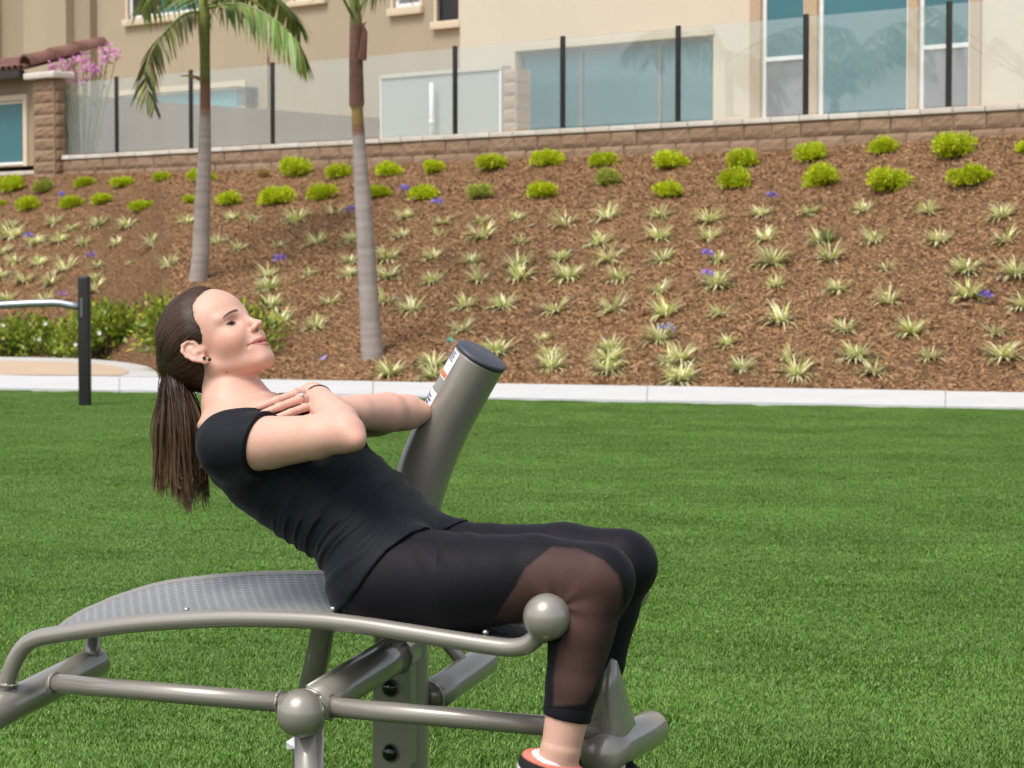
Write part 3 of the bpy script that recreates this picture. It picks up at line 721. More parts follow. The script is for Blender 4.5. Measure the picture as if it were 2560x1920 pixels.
bush_list = [(27,398,62,0),(95,400,56,1),(182,390,48,0),(266,391,50,0),(348,379,44,0),(437,377,64,0),(570,374,38,2),(637,362,74,0),(730,368,62,0),(840,363,64,0),(936,360,54,0),(1065,346,82,0),(1178,342,70,0),(1297,343,66,0),(1449,341,86,0),(1602,344,74,0),(1754,330,72,0),(1907,313,64,0),(2060,313,98,0),(2222,312,60,0),
 (4,436,26,0),(62,440,56,0),(153,435,54,0),(217,426,56,0),(304,442,54,0),(413,426,42,0),(498,426,70,0),(590,424,78,0),(691,415,70,0),(820,412,58,0),(921,413,68,0),(1038,413,64,1),(1165,407,80,0),(1309,385,66,1),(1448,407,68,0),(1593,386,80,0),(1774,381,84,0),(1915,386,100,0),(2100,376,98,0)]
ORD = ['first','second','third','fourth','fifth','sixth','seventh','eighth','ninth','tenth','eleventh','twelfth','thirteenth','fourteenth','fifteenth','sixteenth','seventeenth','eighteenth','nineteenth','twentieth','twenty-first','twenty-second','twenty-third','twenty-fourth','twenty-fifth','twenty-sixth','twenty-seventh','twenty-eighth','twenty-ninth','thirtieth','thirty-first','thirty-second','thirty-third','thirty-fourth','thirty-fifth','thirty-sixth','thirty-seventh','thirty-eighth','thirty-ninth','fortieth']
rows = {'upper row under the wall': bush_list[:20], 'lower row on the bank': bush_list[20:]}
for rn, lst in rows.items():
    lst = sorted(lst); 
    for i, (u, v, w, kind) in enumerate(lst):
        p, nrm = on_bank(u * K, (v + w * .26) * K)
        sc = w * K / FPX * p.y * 1.36
        me = rnd.choice(lime_me) if kind == 0 else (rnd.choice(dull_me) if kind == 1 else dry_me)
        o = link_mesh('round_shrub', me, None, p - Vector((0, 0, .04)))
        o.scale = (sc, sc, sc * rnd.uniform(1.0, 1.3)); o.rotation_euler = (rnd.uniform(-.1, .1), rnd.uniform(-.1, .1), rnd.uniform(0, 6.28))
        look = ('bright lime green mounded shrub', 'dull green sparse mounded shrub', 'dry brown half dead shrub')[kind]
        tag(o, f'{look}, {ORD[i]} from the left in the {rn}', 'shrub', 'mounded shrubs below the wall')

def tuft_mesh(seed, n=46, pale=True):
    r = random.Random(seed); m = MB()
    for i in range(n):
        a = r.uniform(0, 6.28); el = r.uniform(.08, 1.0); L = r.uniform(.20, .36)
        d = Vector((math.cos(a) * math.cos(el), math.sin(a) * math.cos(el), math.sin(el))); p = Vector((math.cos(a), math.sin(a), 0)) * r.uniform(0, .05)
        s = Vector((-math.sin(a), math.cos(a), 0)); w = r.uniform(.008, .013)
        pts = []; k = 5
        for j in range(k + 1):
            t = j / k; pts.append(p.copy()); d = (d + Vector((0, 0, -.40 * t * (1.2 - el * .5)))).normalized(); p = p + d * L / k
        cb = r.choice([(0.72, 0.73, 0.33), (0.82, 0.80, 0.46), (0.58, 0.64, 0.24), (0.85, 0.82, 0.55)]) if pale else r.choice([(0.14, 0.22, 0.06), (0.2, 0.3, 0.08), (0.1, 0.16, 0.05)])
        f = r.uniform(.8, 1.15); cb = tuple(x * f for x in cb)
        V = []; 
        for j, q in enumerate(pts):
            ww = w * (1 - (j / k) ** 2) + .001; V += [q - s * ww, q + s * ww]
        b = len(m.v); m.add(V, [(2 * j, 2 * j + 1, 2 * j + 3, 2 * j + 2) for j in range(k)], cb)
    return m.mesh('grass_tuft', M['tuft'], False, colors=True)
tuft_me = [tuft_mesh(300 + i, 80 + 16 * (i % 4)) for i in range(7)]; tuft_green = tuft_mesh(320, 50, False)
tl = [(70,430),(70,500),(215,540),(325,415),(440,450),(600,425),(780,430),(1140,410),(360,525),(515,535),(715,535),(930,540),(1410,385),(1545,395),(1810,395),(2045,350),(1325,535),(1465,565),(1705,550),(1935,535),(2150,520),(85,650),(235,665),(400,695),(605,670),(1030,670),(150,760),(310,780),(800,655),(580,750),(580,820),(45,880),(270,895),(1640,730),(1640,810),(1660,910),(1890,725),(2130,725),(2140,645),(2010,900),(1705,1015),(1930,1045),(10,600),(10,740)]
tm = [(270,375),(250,495),(510,410),(490,480),(750,495),(750,400),(960,385),(1000,525),(1250,420),(1505,380),(1465,530),(1830,370),(1820,500),(170,630),(445,620),(685,650),(170,735),(440,770),(725,760),(965,670),(975,740),(1230,630),(1270,740),(1520,635),(1580,750),(1850,640),(1830,825),(150,890),(320,940),(640,920),(870,920),(1190,945),(1545,940),(1865,965),(620,1065),(835,1195),(1160,1215),(1170,1290),(1530,1180),(1520,1240),(1510,1310),(1825,1120),(1890,1260),(1935,1370),(445,1275),(180,1330),(450,1345),(1110,1120)]
tr_ = [(150,615),(150,700),(410,580),(660,570),(930,560),(1255,565),(1630,590),(430,705),(705,715),(985,715),(1315,715),(1650,715),(200,810),(470,825),(760,805),(1045,855),(1450,865),(1700,885),(185,940),(485,940),(800,960),(1055,1020),(1460,990),(205,1080),(515,1115),(830,1160),(1170,1175),(1595,1180),(240,1235),(565,1300),(890,1300),(1265,1300),(1640,1300),(315,1360),(590,1390),(980,1375),(10,1415),(1735,1040),(10,1315)]
tufts = [(x / 2.44, 380 + y / 2.44) for x, y in tl] + [(900 + x / 2.439, 380 + y / 2.439) for x, y in tm] + [(1700 + x / 2.0233, 240 + y / 2.0233) for x, y in tr_]
# bands of the bank, counted from the left so that each tuft can be found
bands = [(0, 600, 'in the top band below the shrubs'), (600, 690, 'in the upper middle of the bank'), (690, 790, 'in the lower middle of the bank'), (790, 1000, 'in the lowest band by the path')]
small_set = {28, 5 + 44, 47 + 44}
for lo, hi, where in bands:
    idx = sorted([i for i, (u, v) in enumerate(tufts) if lo <= v < hi], key=lambda i: tufts[i][0])
    for k, i in enumerate(idx):
        u, v = tufts[i]; p, nrm = on_bank(u, v + 10)
        o = link_mesh('grass_tuft', rnd.choice(tuft_me), None, p - Vector((0, 0, .02)))
        s = rnd.uniform(.62, 1.05) * (.6 if i in small_set else 1.0); o.scale = (s, s, s * rnd.uniform(.85, 1.15)); o.rotation_euler = (0, 0, rnd.uniform(0, 6.28))
        tag(o, f'pale yellow striped grass tuft, {ORD[k] if k < 40 else str(k + 1) + "th"} from the left {where}', 'grass tuft', 'striped grass tufts on the bank')
p, _ = on_bank(1700 + 745 / 2.0233, 240 + 745 / 2.0233)
o = link_mesh('grass_tuft', tuft_green, None, p); o.scale = (.6, .6, 1.0); tag(o, 'dark green upright grass clump among the striped tufts at right', 'grass tuft')
# purple flower heads on stalks
def agapanthus(u, v, tone, label, stalk=.5):
    p, _ = on_bank(u, v + 22); hd = at_depth(u, v, p.y - .03)
    e = empty('purple_flower', p); tag(e, label, 'flower', 'purple flowers on the bank')
    top = hd - p
    MB().tube([(0, 0, -.02), (top.x * .6, top.y * .5, top.z * .6), tuple(top)], .006, 5).build('stalk', M['stem'], e)
    m = MB(); r = random.Random(int(u))
    for i in range(34):
        d = rvec(r); d.z = abs(d.z) * .8 - .15
        b = top + d * r.uniform(.02, .045); leaf(m, b, d, rvec(r), r.uniform(.04, .07), r.uniform(.012, .02), tuple(x * r.uniform(.8, 1.2) for x in tone))
    m.build('petals', M['petal'], e, colors=True)
PUR = (0.30, 0.22, 0.62); BLU = (0.32, 0.36, 0.62); PNK = (0.50, 0.32, 0.62)
ag = [(378/2.44, 380+265/2.44, PUR, 'purple flower head by the lower shrubs at far left'), (172/2.44, 380+515/2.44, PUR, 'purple flower among the tufts at the left edge'),
 (555/2.44, 380+635/2.44, PUR, 'purple flower head above the black post'), (1705/2.44, 380+655/2.44, PUR, 'purple flower head between the two palm trunks'),
 (2140/2.44, 380+355/2.44, PUR, 'purple flower just left of the right palm trunk'), (385/2.44, 380+870/2.44, PNK, 'pinkish purple flower left of the black post'),
 (900+270/2.439, 380+225/2.439, PUR, 'purple flower head beside the lower shrubs right of the palm'), (900+470/2.439, 380+305/2.439, PUR, 'purple flower below the shrubs right of the palm'),
 (900+1870/2.439, 380+1075/2.439, BLU, 'pale blue flower on a tuft in the middle of the bank'), (1700+465/2.0233, 240+508/2.0233, PUR, 'tall purple flower under the right shrubs'),
 (1700+145/2.0233, 240+800/2.0233, PUR, 'purple flower on a tuft, upper of a pair'), (1700+145/2.0233, 240+905/2.0233, PUR, 'purple flower on a tuft, lower of a pair'), (1700+1545/2.0233, 240+1010/2.0233, PUR, 'purple flower beside a tuft near the right edge')]
for a in ag: agapanthus(*a)

# flowering shrubs at the foot of the bank, left
def leafy_shrub(name, u, v, w_px, h_px, label, nleaf, flowers, seed):
    r = random.Random(seed); p, _ = on_bank(u, v); e = empty(name, p); tag(e, label, 'shrub', 'white flowered shrubs by the sand pad')
    k = p.y / FPX; rx, rz = w_px * k / 2, h_px * k
    m = MB(); st = MB(); sub = []
    for i in range(30):
        a = r.uniform(-1, 1); sub.append((Vector((a * rx * .85, r.uniform(-.35, .45), rz * r.uniform(.15, .8) * (1 - .35 * abs(a)))), r.uniform(.16, .34)))
    for c, R in sub: st.tube([(c.x * .5, c.y * .5, -.1), tuple(c * .7), tuple(c)], [.02, .012, .006], 4)
    G = [(0.24, 0.31, 0.03), (0.34, 0.42, 0.04), (0.16, 0.22, 0.02), (0.48, 0.50, 0.07), (0.10, 0.15, 0.015)]
    for i in range(nleaf):
        c, R = r.choice(sub); d = rvec(r); q = c + d * R * r.uniform(.4, 1.05)
        if q.z < -.05: continue
        leaf(m, q, d + rvec(r) * .7 + Vector((0, 0, .6)), rvec(r), r.uniform(.06, .11), r.uniform(.013, .024), tuple(x * r.uniform(.75, 1.2) for x in r.choice(G)))
    st.build('branches', mat_plain('shrub branch', (.10, .07, .045), .9), e); m.build('foliage', M['foliage'], e, colors=True)
    f = MB()
    for i in range(flowers):
        c, R = r.choice(sub); d = rvec(r); d.y = -abs(d.y); q = c + d * R * 1.05
        for j in range(6):
            a = j * 1.047; leaf(f, q, Vector((math.cos(a), -.35, math.sin(a))), Vector((0, 1, 0)), .034, .014, (.80, .80, .72))
    f.build('blossom', M['petal'], e, colors=True)
leafy_shrub('flowering_shrub', 55, 888, 150, 95, 'green shrub with white blossom at the left edge by the sand', 2300, 8, 1)
leafy_shrub('flowering_shrub', 262, 886, 190, 135, 'green shrub with white blossom right behind the black post', 4200, 14, 2)
leafy_shrub('flowering_shrub', 450, 884, 190, 135, 'green shrub mostly hidden behind the head of the person', 3600, 6, 3)
leafy_shrub('flowering_shrub', 622, 878, 110, 95, 'green shrub showing just beyond the face of the person', 1500, 2, 4)
leafy_shrub('flowering_shrub', 150, 893, 110, 60, 'low patchy green shrub left of the black post', 700, 5, 5)

# ------------------------------------------------------------------ pink flowered bush behind the pillar
e = empty('pink_flower_bush', W2(W(205, 200, .7).x, .7, ZG)); tag(e, 'loose bush with pink flower clusters behind the block pillar', 'shrub')
m = MB(); st = MB(); fl = MB(); r = random.Random(9)
base = W2(W(205, 200, .7).x, .7, ZG)
heads = [(132,165),(152,160),(185,150),(208,143),(218,160),(235,168),(258,128),(268,140),(292,136),(258,150),(190,185),(240,180),(165,175),(210,200),(130,175),(275,120),(215,170),(180,198)]
for hu, hv in heads:
    h = at_depth(hu, hv, base.y + r.uniform(-.25, .25)) - base
    st.tube([(h.x * .35, h.y * .35, .2), (h.x * .7, h.y * .6, h.z * .6), tuple(h)], [.012, .009, .005], 4)
    for i in range(26): 
        d = rvec(r); leaf(fl, h + d * r.uniform(.02, .07), d, rvec(r), .06, .022, tuple(x * r.uniform(.8, 1.15) for x in (.72, .30, .60)))
    for i in range(16):
        q = Vector((h.x * .6, h.y * .6, h.z * .5)).lerp(h, r.random()); leaf(m, q, rvec(r) + Vector((0, 0, .5)), rvec(r), .10, .014, tuple(x * r.uniform(.7, 1.2) for x in (.22, .22, .10)))
st.build('branches', M['stem'], e); m.build('foliage', M['foliage'], e, colors=True); fl.build('blossom', M['petal'], e, colors=True)

# ------------------------------------------------------------------ palms
def m_trunk():
    t = NT('palm trunk'); a = t.attr('tint').outputs['Color']; c = t.coords()
    w = t.node('ShaderNodeTexWave', Scale=3.2, Distortion=2.5, Detail=3.0, _wave_type='BANDS', _bands_direction='Z'); t.l.new(c, w.inputs['Vector'])
    w.inputs['Detail Scale'].default_value = 2.0
    n = t.noise(14, 5, .7, t.mapping(c, (1, 1, .25)))
    t.color(t.mix(t.math('MULTIPLY', t.math('ADD', t.math('MULTIPLY', w.outputs['Fac'], .14), t.math('MULTIPLY', n, .5)), .62), a, (0.05, 0.035, 0.028)))
    t.set(Roughness=.9); t.bump(n, .4, .02); return t.m
M['trunk'] = m_trunk(); M['frond'] = mat_tint('palm frond', .4, .4, .2, .2)
def frond(parent, pts, leaf_len, n, droop, cols, r, width=.024, start=.12):
    """a feather leaf: stalk along pts with rows of narrow folded leaflets"""
    L = smooth_line([tuple(p) for p in pts], 8); L = [Vector(p) for p in L]; N = len(L)
    fo = MB().tube(L, [.022 * (1 - .85 * i / (N - 1)) for i in range(N)], 5, col=(0.20, 0.25, 0.06)).build('frond', M['frond'], parent, colors=True)
    m = MB()
    for i in range(n):
        t = start + (1 - start) * i / n; f = t * (N - 1); k = min(int(f), N - 2); p = L[k].lerp(L[k + 1], f - k); d = (L[k + 1] - L[k]).normalized()
        side = d.cross(Vector((0, 0, 1))); side = side.normalized() if side.length > .05 else Vector((1, 0, 0))
        for sg in (-1, 1):
            ll = leaf_len * (math.sin(math.pi * min(1, .15 + .85 * t)) ** .5 * .8 + .3) * r.uniform(.85, 1.15)
            dd = (side * sg * r.uniform(.7, 1.0) + d * r.uniform(.5, .8) + Vector((0, 0, -droop * r.uniform(.5, 1.2)))).normalized()
            col = tuple(x * r.uniform(.7, 1.2) for x in r.choice(cols)); q = p.copy(); V = []; kk = 4
            wv = dd.cross(Vector((0, 0, 1))); wv = wv.normalized() if wv.length > .05 else side
            wv = (wv + rvec(r) * .5).normalized()
            for j in range(kk + 1):
                ww = width * (1 - (j / kk) ** 1.7) * (0.6 + .4 * min(1, j)) + .0012; V += [q - wv * ww, q + wv * ww]
                dd = (dd + Vector((0, 0, -droop * .35))).normalized(); q = q + dd * ll / kk
            m.add(V, [(2 * j, 2 * j + 1, 2 * j + 3, 2 * j + 2) for j in range(kk)], col)
    m.build('leaflets', M['frond'], fo, colors=True)
def palm(base_uv, prof, bands, label, fronds, seed, start=.12):
    """prof: list of (u, v, half width px); bands: list of (v, colour)"""
    r = random.Random(seed); b, _ = on_bank(*base_uv); D = b.y + .1
    e = empty('palm_tree', b); tag(e, label, 'palm tree', 'young palms on the bank')
    P_ = [at_depth(u, v, D) - b for u, v, h in prof]; R_ = [h * D / FPX for u, v, h in prof]
    path, rad, cols = [], [], []
    for i in range(len(P_) - 1):
        for k in range(14):
            t = k / 14; path.append(P_[i].lerp(P_[i + 1], t)); rr = R_[i] + (R_[i + 1] - R_[i]) * t
            v = prof[i][1] + (prof[i + 1][1] - prof[i][1]) * t
            ring = 1 + (.008 if (len(path) % 4 == 0) else 0) + r.uniform(-.012, .012); rad.append(rr * ring)
            cols.append(tuple(np.array([np.interp(-v, [-q[0] for q in bands], [q[1][c] for q in bands]) for c in range(3)]) * r.uniform(.88, 1.1)))
    path.insert(0, P_[0] + Vector((0, 0, -.4))); rad.insert(0, R_[0] * 1.1); cols.insert(0, cols[0])
    MB().tube(path, rad, 18, cols=cols).build('trunk', M['trunk'], e, True, colors=True)
    for pts, ll, n, dr, cl in fronds:
        frond(e, [at_depth(u, v, D + dy) - b for u, v, dy in pts], ll, n, dr, cl, r, start=start)
    return e, D, b
GRN = [(0.16, 0.235, 0.04), (0.23, 0.31, 0.06), (0.10, 0.155, 0.03), (0.32, 0.385, 0.12)]
OLV = [(0.10, 0.12, 0.035), (0.16, 0.17, 0.05), (0.06, 0.08, 0.025), (0.22, 0.21, 0.08)]
GREY = (0.37, 0.315, 0.29); BRN = (0.22, 0.10, 0.06); GSH = (0.15, 0.17, 0.04)
e1, D1, b1 = palm((497, 704), [(495, 706, 24), (502, 640, 22), (506, 520, 20), (511, 400, 17), (513, 285, 13.5), (513, 215, 13), (512, 120, 13), (510, 45, 16), (508, -10, 12)],
  [(706, GREY), (300, GREY), (270, BRN), (216, BRN), (205, (0.10, .085, .03)), (185, GSH), (-20, (0.22, .27, .06))], 'slender palm with green crownshaft behind the head of the person',
  [([(508, 30, 0), (455, 40, -.3), (390, 110, -.7), (362, 190, -.9), (385, 265, -1.0)], .42, 60, .5, OLV),
   ([(515, 20, 0), (600, 10, -.2), (680, 45, -.4), (735, 95, -.5), (752, 130, -.5)], .62, 66, .5, GRN),
   ([(512, 25, 0), (570, -25, .4), (650, -30, .8), (720, 20, 1.2), (750, 60, 1.3)], .55, 58, .5, GRN),
   ([(508, 20, 0), (470, -40, .4), (420, -60, .9), (380, -40, 1.3), (350, 20, 1.6)], .6, 40, .7, GRN),
   ([(512, 20, 0), (520, -60, -.6), (535, -110, -1.2), (560, -110, -1.8)], .6, 34, .5, GRN),
   ([(508, 20, 0), (500, -80, .3), (480, -160, .6), (440, -200, .9)], .6, 34, .4, GRN),
   ([(512, 20, 0), (540, -90, .5), (590, -170, .8), (660, -190, 1.0)], .6, 34, .4, GRN)], 5)
MB().tube([at_depth(512, 203, D1) - b1, at_depth(492, 194, D1 - .1) - b1, at_depth(472, 189, D1 - .2) - b1, at_depth(450, 190, D1 - .25) - b1], [.03, .024, .015, .004], 6).build('leaf_stub', mat_plain('dry leaf stub', (.30, .20, .06), .7), e1)
e2, D2, b2 = palm((931, 899), [(932, 900, 29), (925, 800, 25), (916, 640, 23), (906, 480, 20), (897, 350, 16), (893, 272, 14), (892, 262, 19), (890, 150, 17), (890, 60, 16), (888, 20, 13), (886, -20, 10)],
  [(900, GREY), (345, GREY), (330, BRN), (300, (0.28, .18, .05)), (268, (.30, .2, .06)), (262, (0.16, .075, .055)), (70, (0.19, .09, .065)), (55, (0.16, .16, .05)), (-20, GSH)], 'taller palm with brown leaf sheath right of the head of the person',
  [([(884, 45, 0), (860, 0, -.3), (830, -70, -.6), (780, -120, -.9)], .5, 30, .5, GRN),
   ([(894, 40, 0), (915, -10, .2), (960, -70, .4), (1010, -90, .6)], .5, 30, .7, GRN),
   ([(890, 30, 0), (900, -60, .6), (905, -140, 1.2), (930, -190, 1.6)], .6, 34, .5, GRN),
   ([(886, 30, 0), (850, -50, .7), (800, -120, 1.1), (760, -120, 1.5)], .6, 34, .6, GRN),
   ([(890, 30, 0), (893, -60, -.6), (900, -120, -1.2), (915, -130, -1.7)], .6, 34, .6, GRN)], 6, .5)
q = [at_depth(905, 150, D2 - .09) - b2, at_depth(912, 80, D2 - .1) - b2, at_depth(907, 62, D2 - .12) - b2, at_depth(916, 55, D2 - .12) - b2]
MB().tube(q, [.05, .03, .016, .006], 6).build('leaf_stub', mat_plain('brown leaf sheath', (.15, .06, .04), .8), e2)

# a palm out of view to the left, which the glass fence mirrors at the right
pv = W(2085, 255, 19.0); pb = W2(pv.x, -18.8, 0); pb.z = 0
e3 = empty('palm_tree', pb); tag(e3, 'palm mirrored in the right glass panels of the fence', 'palm tree', 'young palms on the bank')
r3 = random.Random(12); zc = pv.z
MB().tube([(0, 0, -.2), (.05, 0, zc * .5), (0, 0, zc)], [.17, .13, .10], 14, cols=[GREY, GREY, GSH]).build('trunk', M['trunk'], e3, True, colors=True)
for k in range(13):
    a = 2 * math.pi * k / 13 + r3.uniform(-.2, .2); up = r3.uniform(.5, 1.7); q_ = Vector((math.cos(a), math.sin(a), 0)); L = r3.uniform(1.7, 2.3)
    frond(e3, [Vector((0, 0, zc)), q_ * L * .35 + Vector((0, 0, zc + up * .75)), q_ * L * .75 + Vector((0, 0, zc + up)), q_ * L + Vector((0, 0, zc + up * .55))], .7, 44, .45, GRN, r3)

# ------------------------------------------------------------------ black exercise post with its bar
bp = ground(213, 1018); bp_z = (1018 - 690) / FPX * bp.y
e = empty('exercise_post', bp); tag(e, 'black square post with a grey pull bar at the far edge of the lawn', 'exercise post')
pm = MB().box(-.05, .05, -.05, .05, -.05, bp_z).mesh('post', M['black_metal']); bevel_mesh(pm, .02, 3); link_mesh('post', pm, e)
M['galv'] = mat_plain('galvanised steel', (0.40, 0.42, 0.46), .35, .7, vary=.08)
def q(u, v, dy=0): return at_depth(u, v, bp.y + dy) - bp
br = MB().box(q(203, 742).x, q(209, 742).x, -.056, .03, q(203, 792).z, q(203, 744).z).build('bracket', mat_plain('grey bracket', (.12, .12, .125), .5), e)
MB().tube([q(204, 768), q(180, 764), q(150, 758.5), q(130, 757.5), q(80, 759), q(0, 763), q(-120, 767), q(-200, 768)], .034, 10).build('bar', M['galv'], e, True)
bl = bp + q(-214, 800); bl.z = 0
o = link_mesh('exercise_post', pm, None, (bl.x, bl.y, 0)); tag(o, 'black square post carrying the far end of the pull bar', 'exercise post')

# ------------------------------------------------------------------ small litter
lf = ground(1513, 1021, .03); m = MB(); leaf(m, Vector((-.09, 0, 0)), Vector((1, .2, .12)), Vector((0, 0, 1)), .18, .035, (.09, .04, .02)); leaf(m, Vector((-.05, .02, .01)), Vector((1, -.3, .2)), Vector((0, 0, 1)), .12, .03, (.12, .055, .03))
o = m.build('fallen_leaf', M['petal'], None, colors=True); o.location = lf; tag(o, 'dry brown fallen leaf on the turf near the path', 'leaf')
for u_, v_, c_, lab in ((1118, 858, (.10, .30, .26), 'small teal plastic plant tag on the bank'), (1036, 917, (.07, .045, .06), 'dark scrap lying low on the bank by the path'), (1322, 567, (.75, .74, .72), 'small white scrap among the tufts on the bank'), (800, 902, (.36, .26, .55), 'fallen purple petals low on the bank beside the palm')):
    p, nn_ = on_bank(u_, v_); m = MB(); r_ = random.Random(int(u_))
    for k in range(3): leaf(m, rvec(r_) * .02, rvec(r_) + Vector((1, 0, .3)), Vector((0, -.6, 1)), .10, .03, tuple(x * r_.uniform(.8, 1.2) for x in c_))
    o = m.build('litter_scrap', M['petal'], None, colors=True); o.location = p + nn_ * .02; tag(o, lab, 'litter')
# ------------------------------------------------------------------ sit-up bench.  frame: x along the bench (to the right and nearer), y across (away), z up
PSI = math.radians(24); B_D = 4.38
_o = at_depth(760, 1764, B_D); B_ORG = Vector((_o.x, _o.y, 0)); B_ROT = Matrix.Rotation(-PSI, 3, 'Z'); B_INV = B_ROT.inverted()
def B(u, v, c):                                  # photo position on the plane c metres across the bench, in bench coordinates
    o = B_INV @ (CAM - B_ORG); d = B_INV @ ray(u, v)
    return o + d * ((c - o.y) / d.y)
def m_paint():
    t = NT('taupe metallic paint'); c = t.coords()
    n = t.noise(6, 4, .6, c); f = t.noise(500, 2, .5, c)
    col = t.mix(n, (0.262, 0.240, 0.207), (0.31, 0.286, 0.250)); col = t.mix(t.math('MULTIPLY', f, .22), col, (0.40, 0.372, 0.33))
    sc = t.noise(26, 6, .8, c); col = t.mix(t.math('MULTIPLY', t.ramp(sc, [(.66, (0, 0, 0)), (.74, (1, 1, 1))]), .16), col, (.40, .38, .35))
    t.color(col); t.set(Roughness=t.math('ADD', t.math('MULTIPLY', n, .10), .26), Metallic=.3)
    t.b.inputs['Coat Weight'].default_value = .7; t.b.inputs['Coat Roughness'].default_value = .05
    t.bump(t.noise(160, 3, .6, c), .03, .002); return t.m
def m_seat():
    t = NT('perforated grey steel'); c = t.coords('UV')
    br = t.node('ShaderNodeTexBrick', Scale=1.0); t.l.new(c, br.inputs['Vector'])
    for k, v in (('Color1', (0, 0, 0, 1)), ('Color2', (.1, .1, .1, 1)), ('Mortar', (1, 1, 1, 1))): br.inputs[k].default_value = v
    br.inputs['Mortar Size'].default_value = .0042; br.inputs['Brick Width'].default_value = .021; br.inputs['Row Height'].default_value = .016; br.inputs['Mortar Smooth'].default_value = .6
    n = t.noise(9, 4, .6, t.coords())
    col = t.mix(br.outputs['Color'], (0.17, 0.172, 0.176), t.mix(n, (0.30, 0.303, 0.308), (0.36, 0.363, 0.368)))
    t.color(col); t.set(Roughness=.45, Metallic=.25); t.bump(br.outputs['Color'], .35, .003); return t.m
M['paint'] = m_paint(); M['seat'] = m_seat()
M['chrome'] = mat_plain('bright bolt', (.7, .7, .7), .2, .9, vary=.05); M['bolt_black'] = mat_plain('glossy black cap', (.006, .006, .007), .12, vary=.05, coat=.6)
M['cap_dark'] = mat_plain('dark plastic cap', (.055, .058, .075), .45, vary=.12, vscale=30)
bench = empty('sit_up_bench', B_ORG, -PSI)
tag(bench, 'taupe metal outdoor sit up bench with curved rails carrying the person', 'exercise bench')
SW = 0.34
near_px = [(10, 1722), (20, 1695), (37, 1652), (61, 1616), (94, 1596), (163, 1583), (325, 1561), (488, 1549), (610, 1545.5), (773, 1550), (895, 1562), (1005, 1579), (1136, 1600), (1233, 1615), (1282, 1619), (1318, 1611), (1345, 1588), (1367, 1556)]
near_rail = smooth_line([tuple(B(u, v, 0)) for u, v in near_px], 5)
RR = .0165
MB().tube(near_rail, RR, 16).build('rail', M['paint'], bench, True)
far_px = [(158, 1578), (180, 1562), (215, 1541), (262, 1521), (300, 1505), (420, 1470), (600, 1451), (760, 1447), (850, 1450)]
far_pts = [tuple(B(u, v, SW)) for u, v in far_px]
xe = far_pts[-1][0]; ze_ = far_pts[-1][2]
nr = np.array(near_rail)
for x in np.linspace(xe + .08, nr[-12, 0], 9):
    z = np.interp(x, nr[:-11, 0], nr[:-11, 2]); far_pts.append((x, SW, z + .014 * max(0, 1 - (x - xe) / .35)))
for q in nr[-11::2]: far_pts.append((q[0], SW, q[2]))
far_rail = smooth_line(far_pts, 4)
MB().tube(far_rail, RR, 14).build('rail', M['paint'], bench, True)
# seat sheet between the rails
fr_ = np.array(far_rail)
x_start, x_end = B(150, 1572, 0).x + .02, B(1262, 1606, 0).x
NX, NC = 90, 14; V = []; UV = []
f_lo = fr_[2, 0]
for i in range(NX + 1):
    t = i / NX; xn = x_start + (x_end - x_start) * t; xf = max(f_lo, fr_[:, 0].min() + .0) + (x_end - max(f_lo, fr_[:, 0].min())) * t
    zn = np.interp(xn, nr[20:-14, 0], nr[20:-14, 2]); zf = np.interp(xf, fr_[:-14, 0], fr_[:-14, 2])
    for j in range(NC + 1):
        s = j / NC; sag = -.012 * math.sin(math.pi * s)
        V.append((xn + (xf - xn) * s, .004 + (SW - .008) * s, zn + (zf - zn) * s + RR * .75 + sag)); UV.append((xn + (xf - xn) * s, SW * s))
F_ = [(i * (NC + 1) + j, (i + 1) * (NC + 1) + j, (i + 1) * (NC + 1) + j + 1, i * (NC + 1) + j + 1) for i in range(NX) for j in range(NC)]
so = MB().add(V, F_).build('seat', M['seat'], bench, True)
uvl = so.data.uv_layers.new(name='UVMap')
uvl.data.foreach_set('uv', [x for lp in so.data.loops for x in UV[lp.vertex_index]])
md = so.modifiers.new('thick', 'SOLIDIFY'); md.thickness = .004
def seat_z(x, c):
    return np.interp(x, nr[20:-14, 0], nr[20:-14, 2]) + RR * .75
bolt_me = MB().sphere((0, 0, 0), .006, 10, 6, (1, 1, .7)).mesh('bolt', M['chrome'], True)
for u, v, c in ((598, 1466, SW - .015), (467, 1523, .012), (833, 1521, .012), (866, 1525, .012), (1214, 1580, .012), (1000, 1480, SW - .012), (270, 1515, SW - .01)):
    p = B(u, v, c); link_mesh('bolt', bolt_me, bench, (p.x, c, p.z))
# knee roller with ball ends
rb = B(1367, 1543, -.012); RZ = rb.z; RX = rb.x
MB().sphere(rb, .0415, 28, 18).build('ball_end', M['paint'], bench, True)
MB().sphere((RX, SW + .03, RZ), .0415, 28, 18).build('ball_end', M['paint'], bench, True)
MB().tube([(RX, -.005, RZ), (RX, SW + .02, RZ)], .030, 20).build('knee_roller', M['paint'], bench, True)
